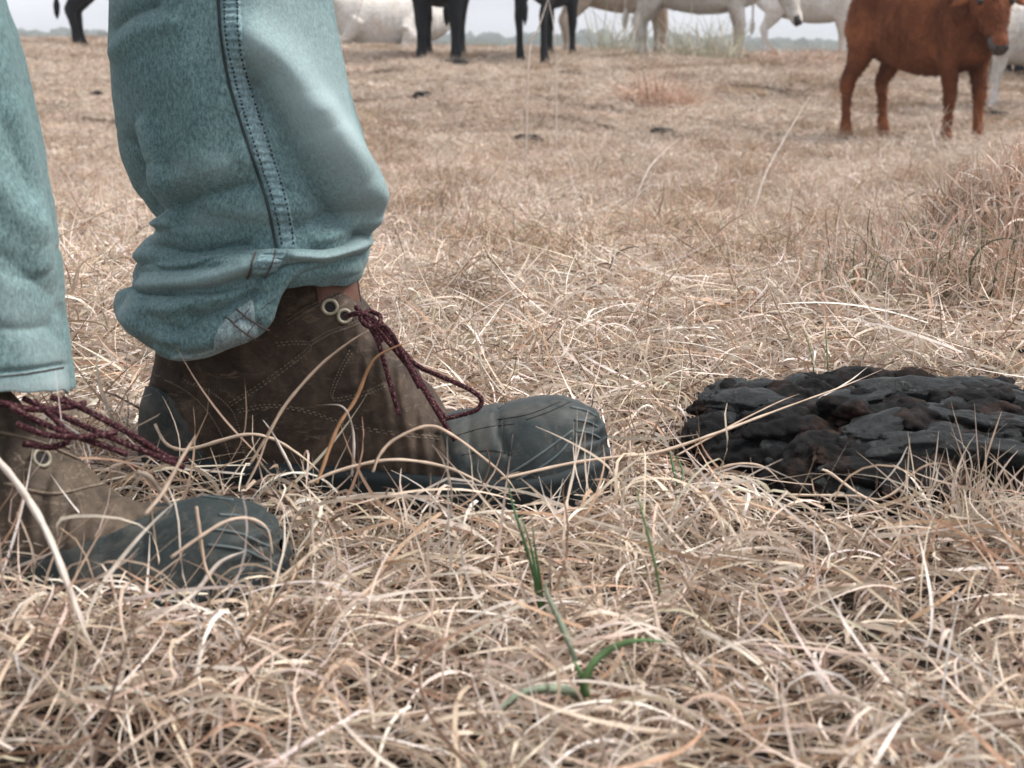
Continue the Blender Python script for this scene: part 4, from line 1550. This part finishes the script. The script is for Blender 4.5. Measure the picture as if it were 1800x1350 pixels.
for a in ([(0, 760), (60, 775), (120, 800), (180, 830)], [(10, 850), (90, 868), (180, 852), (260, 838)], [(110, 785), (160, 800), (180, 790)]):
    stitch_line(a, 0.0009, 0.0006, 'seam', boot_near, bnb)

# ------------------------------------------------------------------ dung
def dung_material(name, a, b_, c, rough, spec=0.12):
    m, nt, b = mat(name, rough, 0.45)
    v = ocoord(nt)
    col = ramp(nt, nz(nt, 26, 6, 0.7, v, 1.0), [(0.35, a), (0.52, b_), (0.68, c)])
    nt.links.new(col, b.inputs['Base Color'])
    b.inputs['Specular IOR Level'].default_value = spec
    bump(nt, b, nz(nt, 150, 7, 0.75, v), 1.0, 0.005)
    return m


M['dung'] = dung_material('dark_dung', (0.003, 0.0035, 0.004), (0.008, 0.009, 0.010), (0.034, 0.019, 0.013), 0.6)
M['dung_slick'] = dung_material('slick_dung', (0.004, 0.006, 0.007), (0.014, 0.018, 0.019), (0.044, 0.046, 0.044), 0.36, 0.40)
M['dung_mass'] = dung_material('crusted_dung', (0.003, 0.0035, 0.004), (0.010, 0.009, 0.009), (0.060, 0.032, 0.022), 0.6, 0.15)
M['dung_brown'] = dung_material('brown_dung', (0.009, 0.007, 0.006), (0.026, 0.016, 0.012), (0.060, 0.036, 0.026), 0.75)


def dung_pat(name, label, x, y, r, h, seed, nr=44, nt_=96, sq=0.9, group=None):
    t = thing(name, label, 'dung', (x, y, gz(x, y) - 0.004), group)
    V = []
    for j in range(nr + 1):
        f = j / nr
        row = []
        for i in range(nt_):
            a = 6.28318 * i / nt_
            e = r * (1 + 0.09 * noise.noise(Vector((math.cos(a) * 1.6 + seed, math.sin(a) * 1.6, 0))) + 0.035 * noise.noise(Vector((math.cos(a) * 5 + seed, math.sin(a) * 5, 3))))
            px, py = math.cos(a) * e * f, math.sin(a) * e * f * sq
            z = h * (1 - f ** 5.0) ** 0.6 if f < 1 else -0.006
            q = Vector((px * 16 + seed, py * 24, 0))
            w = noise.noise(q * 0.7) * 1.3
            rid = 1 - abs(noise.noise(q + Vector((w, w, 0)))) * 2.2
            rid2 = 1 - abs(noise.noise(q * 2.6 + Vector((w, 0, 5)))) * 2.0
            z += (rid * 0.011 + rid2 * 0.005 - 0.007) * min(1, (1 - f) * 5 + .25) * (h / 0.036)
            z += 0.002 * noise.noise(q * 7) + 0.0015 * noise.noise(q * 17)
            row.append((px, py, z))
        V.append(row)
    me = grid_mesh(name, np.array(V), closed_u=True)
    obj('crust', me, M['dung'], t)
    return t


def lump(name, m, parent, loc, size, rot, seed):
    bm = bmesh.new()
    bmesh.ops.create_icosphere(bm, subdivisions=4, radius=1)
    sx, sy, sz = size
    for v in bm.verts:
        p = v.co.copy()
        bend = 0.30 * p.x * p.x
        k = 1 + 0.40 * noise.noise(p * 1.3 + Vector((seed, 0, 0))) + 0.20 * noise.noise(p * 3.7 + Vector((seed, 3, 0))) + 0.10 * noise.noise(p * 9 + Vector((seed, 0, 9)))
        v.co = Vector((p.x * sx * k, p.y * sy * k, (p.z * k - bend) * sz))
    o = obj(name, to_mesh(name, bm), m, parent)
    o.location = loc
    o.rotation_euler = rot
    return o


pat = dung_pat('cow_pat', 'large black folded cow pat with a dry straw lying across it', PAT['c'][0], PAT['c'][1], PAT['r'], 0.042, 2.0)
pat_bvh = bvh_of(pat.children[0])
rl = random.Random(4)
fused = bmesh.new()


def melt(o):
    """sink a lump into the one soft mass of the pat"""
    me = o.data.copy()
    me.transform(Matrix.LocRotScale(o.location, o.rotation_euler, o.scale))
    fused.from_mesh(me)
    bpy.data.objects.remove(o)


for px, py, d, sx, sy, sz, rz, mk in (
        (1540, 757, .985, .034, .013, .010, 30, 'dung_slick'), (1600, 792, .955, .036, .012, .010, -8, 'dung_slick'), (1650, 742, 1.0, .030, .014, .010, -22, 'dung_slick'),
        (1690, 792, .965, .044, .012, .009, -24, 'dung_slick'), (1480, 712, 1.045, .034, .016, .008, 20, 'dung_slick'), (1330, 712, 1.035, .030, .014, .009, 8, 'dung_slick'),
        (1290, 690, 1.08, .026, .012, .009, 30, 'dung_slick'), (1555, 838, .915, .045, .016, .014, -14, 'dung_brown'), (1405, 826, .925, .020, .014, .012, 5, 'dung_brown'),
        (1320, 800, .945, .026, .014, .012, -12, 'dung'), (1700, 722, 1.045, .034, .012, .009, -14, 'dung'), (1620, 690, 1.10, .040, .012, .009, -6, 'dung_slick'),
        (1500, 665, 1.145, .022, .012, .012, 15, 'dung'), (1400, 675, 1.11, .034, .011, .008, 4, 'dung'), (1740, 820, .945, .026, .014, .012, -35, 'dung'),
        (1440, 775, .97, .024, .013, .010, 38, 'dung'), (1585, 722, 1.03, .026, .010, .009, 12, 'dung_brown'), (1640, 838, .925, .030, .015, .014, 30, 'dung'),
        (1260, 760, .985, .022, .018, .013, 60, 'dung'), (1760, 752, 1.02, .03, .013, .009, -30, 'dung_slick'), (1385, 750, .99, .03, .012, .010, 20, 'dung_brown'),
        (1720, 690, 1.1, .03, .012, .008, -12, 'dung'), (1480, 850, .905, .026, .014, .014, 0, 'dung')):
    ro, rd = ray(px, py)
    w = pat_bvh.ray_cast(ro, rd)[0]
    if w is None:
        w = P(px, py, d)
        w.z = 0.02
    lp = lump('dung_fold', M[mk], pat, (w.x - PAT['c'][0], w.y - PAT['c'][1], max(0.010, w.z) + (0.0055 if mk == 'dung_slick' else 0.001)), (sx * 1.25, sy * 1.05, sz * 0.95),
         (R(rl.uniform(-14, 22)), R(rl.uniform(-10, 10)), R(rz)), rl.uniform(0, 90))
    if mk != 'dung_slick':
        melt(lp)

# overlapping folds sweeping across the top
for k in range(78):
    a, q = rl.uniform(0, 6.283), math.sqrt(rl.uniform(.0, 1)) * .97
    ro = Vector((PAT['c'][0] + PAT['r'] * q * math.cos(a), PAT['c'][1] + PAT['r'] * .9 * q * math.sin(a), .3))
    w = pat_bvh.ray_cast(ro, Vector((0, 0, -1)))[0]
    if w is None:
        continue
    s_ = rl.uniform(.008, .0125)
    lx = w.x - PAT['c'][0]
    lump('dung_fold', M[rl.choice(('dung_slick', 'dung_slick', 'dung_slick', 'dung_brown', 'dung'))], pat, (lx, w.y - PAT['c'][1], w.z + .003),
         (s_ * rl.uniform(1.6, 2.8), s_, s_ * rl.uniform(.5, .7)), (R(rl.uniform(10, 34)), R(rl.uniform(-12, 12)), R(26 - lx * 330 + rl.uniform(-16, 16))), rl.uniform(0, 90))
for k in range(60):
    a, q = rl.uniform(0, 6.283), math.sqrt(rl.random()) * .95
    ro = Vector((PAT['c'][0] + PAT['r'] * q * math.cos(a), PAT['c'][1] + PAT['r'] * .9 * q * math.sin(a), .3))
    w = pat_bvh.ray_cast(ro, Vector((0, 0, -1)))[0]
    if w is None:
        continue
    s_ = rl.uniform(.006, .016)
    lp = lump('dung_fold', M['dung'], pat, (w.x - PAT['c'][0], w.y - PAT['c'][1], w.z + .004),
         (s_ * rl.uniform(1, 1.8), s_, s_ * .55), (R(rl.uniform(-25, 25)), R(rl.uniform(-20, 20)), R(rl.uniform(-50, 40))), rl.uniform(0, 90))
    melt(lp)

# close the crust from below and let everything run together
crust = pat.children[0]
crust_bm = bmesh.new()
crust_bm.from_mesh(crust.data)
bmesh.ops.remove_doubles(crust_bm, verts=crust_bm.verts[:], dist=1e-5)
edge = [e for e in crust_bm.edges if e.is_boundary]
ret = bmesh.ops.extrude_edge_only(crust_bm, edges=edge)
for v in [g for g in ret['geom'] if isinstance(g, bmesh.types.BMVert)]:
    v.co.z = -.02
bmesh.ops.contextual_create(crust_bm, geom=[e for e in crust_bm.edges if e.is_boundary])
tmp = bpy.data.meshes.new('crust_closed')
crust_bm.to_mesh(tmp)
crust_bm.free()
fused.from_mesh(tmp)
soft = fuse(fused, 0.0017, 2)
nv = len(soft.vertices)
co, no = np.empty(nv * 3), np.empty(nv * 3, np.float32)
soft.vertices.foreach_get('co', co)
soft.vertex_normals.foreach_get('vector', no)
co, no = co.reshape(-1, 3), no.reshape(-1, 3)
am = np.array([0.0034 * (.5 - abs(noise.noise(Vector((q[0] * 48, q[1] * 80, q[2] * 60))))) + 0.0018 * noise.noise(Vector(q) * 150) for q in co])
soft.vertices.foreach_set('co', (co + no * am[:, None]).reshape(-1))
soft.materials.clear()
soft.materials.append(M['dung_mass'])
crust.data = soft

# smaller dried dung out in the field
for px, py, r, h, lab in (
        (742, 176, .085, .06, 'small dried dung right of the jeans, in the field below the front-on black cow'), (795, 114, .17, .05, 'flat dark dung heap right below the hooves of the front-on black cow'),
        (928, 250, .10, .045, 'brown dried dung in mid field beyond the boot toe'), (1165, 236, .085, .04, 'crumbly dark dung left of the tall leaning straw stalk'),
        (1325, 205, .05, .05, 'single dark clod of dung left of the brown calf'), (945, 328, .04, .03, 'little dark dung clod nearest the middle of the field'),
        (765, 390, .03, .02, 'tiny dark clod beside the lower edge of the jeans cuff'), (225, 411, .05, .025, 'dark dung crumb seen between the two jeans legs'),
        (1600, 285, .15, .03, 'greenish black dung in front of the brown calf'), (1745, 205, .13, .04, 'dark dung under the white calf at right'),
        (1440, 260, .045, .03, 'dark clod at the foot of the leaning stalk'), (170, 170, .06, .04, 'dark clod by the left edge of the rolled jeans leg'),
        (1795, 640, .030, .02, 'rough dark clod at the right edge above the cow pat')):
    # distance at which this photo row meets the ground
    lo, hi = 0.6, 24.0
    best = None
    for d in np.arange(0.6, 20, 0.01):
        w = P(px, py, d)
        if w.z <= gz(w.x, d) + 0.01:
            best = d
            break
    if best:
        w = P(px, py, best)
        dung_pat('dried_dung', lab, w.x, best, r, h * 1.05 + .004, px * 0.37, 12, 28, 0.8, group='dried dung scattered over the pasture')


# ------------------------------------------------------------------ single straws and green grass
def blade_mesh(name, pts, width, off, twist=0.0, fold=0.25, taper=True, col=None, n=None):
    """a folded leaf blade along pts: three vertices across"""
    q = smooth(pts, n or max(16, len(pts) * 8))
    V = []
    m_ = len(q)
    for i, p in enumerate(q):
        p = Vector(p)
        t = (Vector(q[min(i + 1, m_ - 1)]) - Vector(q[max(i - 1, 0)])).normalized()
        view = Vector((0, 0.9, -0.35))
        s = t.cross(view)
        if s.length < 1e-4: s = t.orthogonal()
        s.normalize()
        b = s.cross(t).normalized()
        a = twist * (i / m_) + 0.3 * math.sin(i * .35 + twist)
        s, b = s * math.cos(a) + b * math.sin(a), b * math.cos(a) - s * math.sin(a)
        f = i / (m_ - 1)
        w = width * (0.8 + 0.2 * math.sin(math.pi * f)) * ((1 - 0.8 * f ** 3) if taper else 1) * (1 + .1 * math.sin(i * 1.3))
        V.append([p - s * w / 2, p + b * w * fold, p + s * w / 2, p - b * w * fold * .3])
    me = grid_mesh(name, np.array(V), closed_u=True, cap=True, off=off)
    at = me.attributes.new('col', 'FLOAT_COLOR', 'POINT')
    c = np.ones((len(me.vertices), 4), np.float32)
    c[:, :3] = col
    at.data.foreach_set('color', c.reshape(-1))
    return me


PALE, TAN, ORANGE, BUFF = (0.74, 0.67, 0.60), (0.56, 0.43, 0.33), (0.50, 0.29, 0.16), (0.66, 0.53, 0.42)
STRAW = 'loose dry straws in front of the boots and dung'
for lab, w, col, pts in (
        ('pale straw curling under the heel of the far boot and arching along its side', .0030, BUFF, [(272, 745, .90), (290, 778, .88), (315, 790, .875), (345, 787, .868), (430, 764, .862), (478, 771, .858), (520, 795, .852), (556, 824, .848), (575, 850, .845)]),
        ('long tan straw slanting up the side of the far boot to its laces', .0030, TAN, [(440, 815, .852), (472, 762, .860), (506, 706, .868), (560, 645, .874), (612, 603, .876), (648, 580, .878)]),
        ('orange brown straw bowing up the boot side and over the laces', .0034, ORANGE, [(556, 850, .842), (565, 828, .846), (594, 750, .858), (626, 700, .866), (654, 636, .870), (690, 612, .870), (722, 601, .870)]),
        ('tan straw arching over the seam where leather meets the toe cap', .0030, TAN, [(655, 830, .838), (668, 799, .846), (696, 771, .852), (752, 749, .856), (799, 767, .854), (861, 814, .846), (895, 846, .842), (915, 880, .838)]),
        ('long straw running from under the toe cap across the black cow pat', .0030, BUFF, [(880, 842, .86), (1000, 815, .868), (1090, 803, .878), (1160, 794, .885), (1250, 765, .90), (1330, 735, .93), (1420, 702, .975), (1490, 676, 1.03), (1550, 650, 1.09)]),
        ('thin straw beside the long one on the cow pat', .0018, TAN, [(1190, 800, .882), (1250, 768, .905), (1310, 735, .94), (1370, 706, .985), (1405, 692, 1.01)]),
        ('short straw crossing the end of the long straw on the cow pat', .0018, PALE, [(1440, 700, 1.0), (1490, 672, 1.05), (1525, 645, 1.10)]),
        ('thick pale straw in the lower left corner leaning over the near boot', .0046, PALE, [(-20, 790, .66), (30, 850, .645), (80, 930, .63), (120, 1030, .61), (150, 1110, .60), (185, 1180, .595)]),
        ('upright pale straw near the bottom edge left of the green shoot', .0042, PALE, [(900, 1370, .548), (884, 1300, .555), (872, 1240, .562), (866, 1205, .568)]),
        ('bleached straw hooked over the toe of the near boot', .0036, PALE, [(300, 1075, .66), (345, 1040, .672), (385, 990, .68), (432, 968, .684)]),
        ('stiff straw standing across the middle of the near boot', .0030, BUFF, [(255, 905, .665), (290, 860, .675), (320, 805, .685), (344, 765, .695)]),
        ('grey straw looping along the instep of the near boot', .0040, (0.45, 0.38, 0.32), [(240, 830, .70), (262, 838, .692), (280, 862, .686), (300, 890, .68), (292, 905, .676)]),
        ('thin brown straw curving over the near toe cap', .0024, TAN, [(345, 890, .682), (352, 940, .676), (362, 1000, .668), (385, 1040, .662)]),
        ('pale straw bowing over the near toe end', .0026, BUFF, [(300, 980, .668), (350, 945, .674), (400, 915, .682), (440, 912, .686), (470, 930, .688), (480, 975, .684)]),
        ('straw bent double in front of the cow pat at its middle', .0026, BUFF, [(1380, 870, .875), (1500, 872, .87), (1545, 878, .866), (1580, 860, .87), (1605, 832, .872), (1640, 815, .872), (1675, 822, .87), (1690, 850, .865)]),
        ('straw with a broken tip slanting down from the front of the cow pat', .0026, BUFF, [(1445, 825, .885), (1460, 832, .878), (1510, 868, .866), (1580, 905, .85), (1650, 935, .838)]),
        ('straw arching low over the left front edge of the cow pat', .0026, TAN, [(1215, 860, .875), (1250, 830, .885), (1300, 815, .885), (1345, 822, .88), (1380, 855, .87)]),
        ('upright short straw before the middle of the far boot', .0024, PALE, [(618, 838, .848), (622, 790, .85), (618, 745, .856), (600, 714, .862), (556, 712, .866)]),
        ('crossed pale straw under the far boot arch, leaning left', .0024, PALE, [(520, 840, .845), (500, 800, .85), (478, 760, .856), (462, 738, .86)]),
        ('crossed pale straw under the far boot arch, leaning right', .0022, TAN, [(430, 860, .838), (455, 810, .846), (470, 770, .852), (488, 735, .858)]),
        ('long low straw lying before the sole of the far boot', .0030, BUFF, [(540, 850, .835), (600, 826, .84), (690, 808, .845), (780, 820, .842), (850, 850, .836), (900, 870, .832)])):
    p3 = [on(*p) for p in pts]
    t = obj('straw', blade_mesh('straw', p3, w * .82, Vector(p3[0]), twist=rl.uniform(-1.2, 1.2), fold=.12, col=col), M['straw'])
    t.location = p3[0]
    tag(t, lab, 'straw', STRAW)

# standing seed stalks out in the field
for lab, w, pts, brn in (
        ('tall leaning straw stalk in mid field left of the brown calf', .006, [(1318, 402, 3.45), (1340, 320, 3.5), (1375, 250, 3.55), (1425, 168, 3.62)], 0),
        ('bent straw stalk in mid field with a drooping tip', .005, [(1108, 412, 3.3), (1118, 350, 3.32), (1145, 290, 3.36), (1196, 242, 3.45)], 0),
        ('thin straw stalk rising beside the jeans against the sky', .004, [(598, 100, 4.4), (612, 66, 4.4), (628, 30, 4.4), (642, -20, 4.4)], 0),
        ('forked straw stalk before the black hind legs, leaning left', .007, [(930, 100, 4.9), (945, 55, 4.9), (958, 15, 4.9), (968, -15, 4.9)], 1),
        ('forked straw stalk before the black hind legs, upright', .006, [(978, 190, 4.9), (977, 110, 4.9), (974, 50, 4.9), (962, -10, 4.9)], 1),
        ('curved dead stem on the far left between the jeans legs', .005, [(268, 390, 3.4), (255, 340, 3.4), (235, 300, 3.4)], 0),
        ('long pale stem arching in mid field beyond the toe cap', .0034, [(890, 405, 2.9), (925, 392, 2.85), (955, 425, 2.8), (975, 470, 2.7)], 0),
        ('long thin pale stem slanting down to the far boot toe', .0028, [(895, 470, 1.9), (960, 545, 1.6), (1010, 630, 1.35), (1065, 690, 1.2)], 0)):
    p3 = [on(*p) for p in pts]
    # root the stem in the ground below its lowest point
    lowest = min(p3, key=lambda p: p[2])
    g = gz(lowest[0], lowest[1])
    if lowest[2] > g + 0.02:
        base = (lowest[0] - (p3[1][0] - p3[0][0]) * .4 if lowest is p3[0] else lowest[0], lowest[1], g - .01)
        p3 = ([base] + p3) if lowest is p3[0] else (p3 + [base])
    t = obj('grass_stalk', blade_mesh('grass_stalk', p3, w, Vector(p3[0]), col=PALE), M['straw'])
    t.location = p3[0]
    tag(t, lab, 'grass stalk', 'single dry stalks standing in the field')

GREEN = [(0.10, 0.21, 0.09), (0.15, 0.28, 0.12), (0.23, 0.39, 0.18), (0.34, 0.43, 0.32)]
M['green'] = straw_mat('green_leaf', (1, 1, 1), 0.3)


def tuft(name, label, leaves):
    p0 = Vector(on(*leaves[0][2][0]))
    t = thing(name, label, 'grass shoot', p0, 'green grass shoots in the straw')
    for w, ci, pts in leaves:
        p3 = [on(p[0], p[1], p[2] - (.035 if p[2] < .8 else 0) * min(1, .25 + k_ / 2)) for k_, p in enumerate(pts)]
        obj('leaf', blade_mesh('leaf', p3, w * (.70 if w > .0041 else .50), p0, twist=.3, fold=.07, col=GREEN[ci]), M['green'], t)


tuft('grass_shoot', 'slim upright green grass shoot just below the far boot toe', [
    (.0040, 0, [(948, 1075, .70), (938, 1010, .712), (918, 940, .725), (902, 890, .735), (890, 835, .745)]),
    (.0032, 1, [(952, 1070, .70), (942, 1005, .712), (930, 950, .722), (914, 905, .73)]),
    (.0030, 0, [(956, 1070, .70), (948, 1010, .71), (940, 960, .72), (934, 905, .73)]),
    (.0044, 3, [(958, 1072, .698), (975, 1080, .69), (990, 1100, .68), (1000, 1125, .672)])])
tuft('grass_shoot', 'broad leaved green grass shoot in the foreground with leaves spread both ways', [
    (.0056, 2, [(1034, 1255, .595), (1026, 1215, .602), (1040, 1170, .608), (1075, 1140, .608), (1120, 1126, .604), (1172, 1128, .598)]),
    (.0064, 3, [(1030, 1240, .597), (1000, 1215, .598), (950, 1212, .592), (905, 1225, .584), (872, 1255, .576)]),
    (.0050, 1, [(1036, 1262, .594), (1030, 1220, .60), (1020, 1185, .606), (1008, 1160, .61)]),
    (.0042, 3, [(1024, 1200, .604), (1000, 1130, .62), (980, 1085, .634), (962, 1045, .648), (958, 1020, .655)])])
tuft('grass_shoot', 'thin pale green blade standing alone between boot toe and cow pat', [
    (.0032, 2, [(1160, 1045, .70), (1152, 995, .712), (1140, 945, .724), (1126, 890, .738), (1118, 850, .75)])])
tuft('grass_shoot', 'pair of thin green blades rising behind the cow pat', [
    (.0034, 2, [(1456, 662, 1.20), (1454, 620, 1.205), (1450, 568, 1.21)]), (.0030, 2, [(1432, 662, 1.20), (1424, 615, 1.205), (1410, 575, 1.21)])])
tuft('grass_shoot', 'little green sprig hidden in the straw left of the cow pat', [
    (.0040, 0, [(1192, 860, .90), (1184, 825, .91), (1176, 790, .92)]), (.0034, 1, [(1195, 858, .90), (1200, 830, .905), (1188, 800, .915)])])


# tussocks of taller grass
def tussock(name, label, x, y, n, r, L0, L1, W, pal, el=1.0, K=9, curl=1.3, m='straw', zoff=0.0):
    a = rng.uniform(0, 6.283, n)
    rr = r * np.sqrt(rng.random(n))
    bx, by = x + rr * np.cos(a), y + rr * np.sin(a)
    base = np.stack([bx, by, ground_z(bx, by) + zoff * rng.random(n) ** .7 * (1 - (rr / r) ** 2) ** .5], 1)
    L = rng.uniform(L0, L1, n)
    Wd = rng.gamma(6, W / 6, n)
    e = np.clip(rng.normal(el, .35, n), .1, 1.5)
    V, c, _ = blades(n, base, K, L, Wd, e, rng.normal(0, curl, n), rng.normal(-1.2, curl, n), ground_z, np.array(pal), np.ones(len(pal)) / len(pal))
    off = np.array([x, y, gz(x, y)])
    me = ribbon_mesh(name, V - off, c)
    o = obj(name, me, M[m])
    o.location = off
    tag(o, label, 'grass clump', 'clumps of taller grass in the field')
    return o


RED = [(0.56, 0.38, 0.29), (0.64, 0.46, 0.36), (0.42, 0.25, 0.17), (0.70, 0.56, 0.47), (0.58, 0.43, 0.34)]
WG = [(0.74, 0.66, 0.58), (0.66, 0.57, 0.48), (0.56, 0.46, 0.37)]
PG = [(0.44, 0.44, 0.34), (0.52, 0.49, 0.39), (0.58, 0.52, 0.43), (0.40, 0.42, 0.31)]
tussock('grass_clump', 'dense mounded clump of curly dry grass at the right edge above the cow pat', gx(1850, 1.85), 1.82, 24000, .165, .03, .09, .0021, RED + WG + WG, .7, 10, 3.6, zoff=.17)
tussock('grass_clump', 'pale upright grass clump before the brown calf hooves', gx(1680, 6.6), 6.6, 70, .22, .15, .34, .005, WG, 1.25, 8, .5)
tussock('grass_clump', 'pale green weedy clump under the belly of the grazing white cow', gx(1235, 15.2), 15.2, 230, .45, .25, .65, .009, PG, 1.3, 7, .6)
tussock('grass_clump', 'thin grey green clump below the tan bellied cow', gx(1085, 15.6), 15.6, 110, .3, .3, .75, .008, PG, 1.35, 7, .5)
tussock('grass_clump', 'brown clump of rank grass below the tan cow in mid field', gx(1170, 10.5), 10.8, 500, .28, .15, .38, .007, RED, .9, 7, .9)
tussock('grass_clump', 'low brown clump right of the grazing cow muzzle', gx(1400, 14.0), 14.2, 350, .5, .15, .32, .009, WG + RED, .9, 6, .8)
tussock('grass_clump', 'straw clump crowding the right front edge of the cow pat', gx(1790, .84), .84, 200, .045, .035, .085, .0017, WG, 1.1, 9, 1.6)
tussock('grass_clump', 'green tinged rank clump at right behind the cow pat', gx(1700, 1.62), 1.62, 2600, .16, .05, .13, .0017, WG + RED + [(0.16, 0.17, 0.09), (0.10, 0.12, 0.07)], .6, 9, 3.0, zoff=.07)
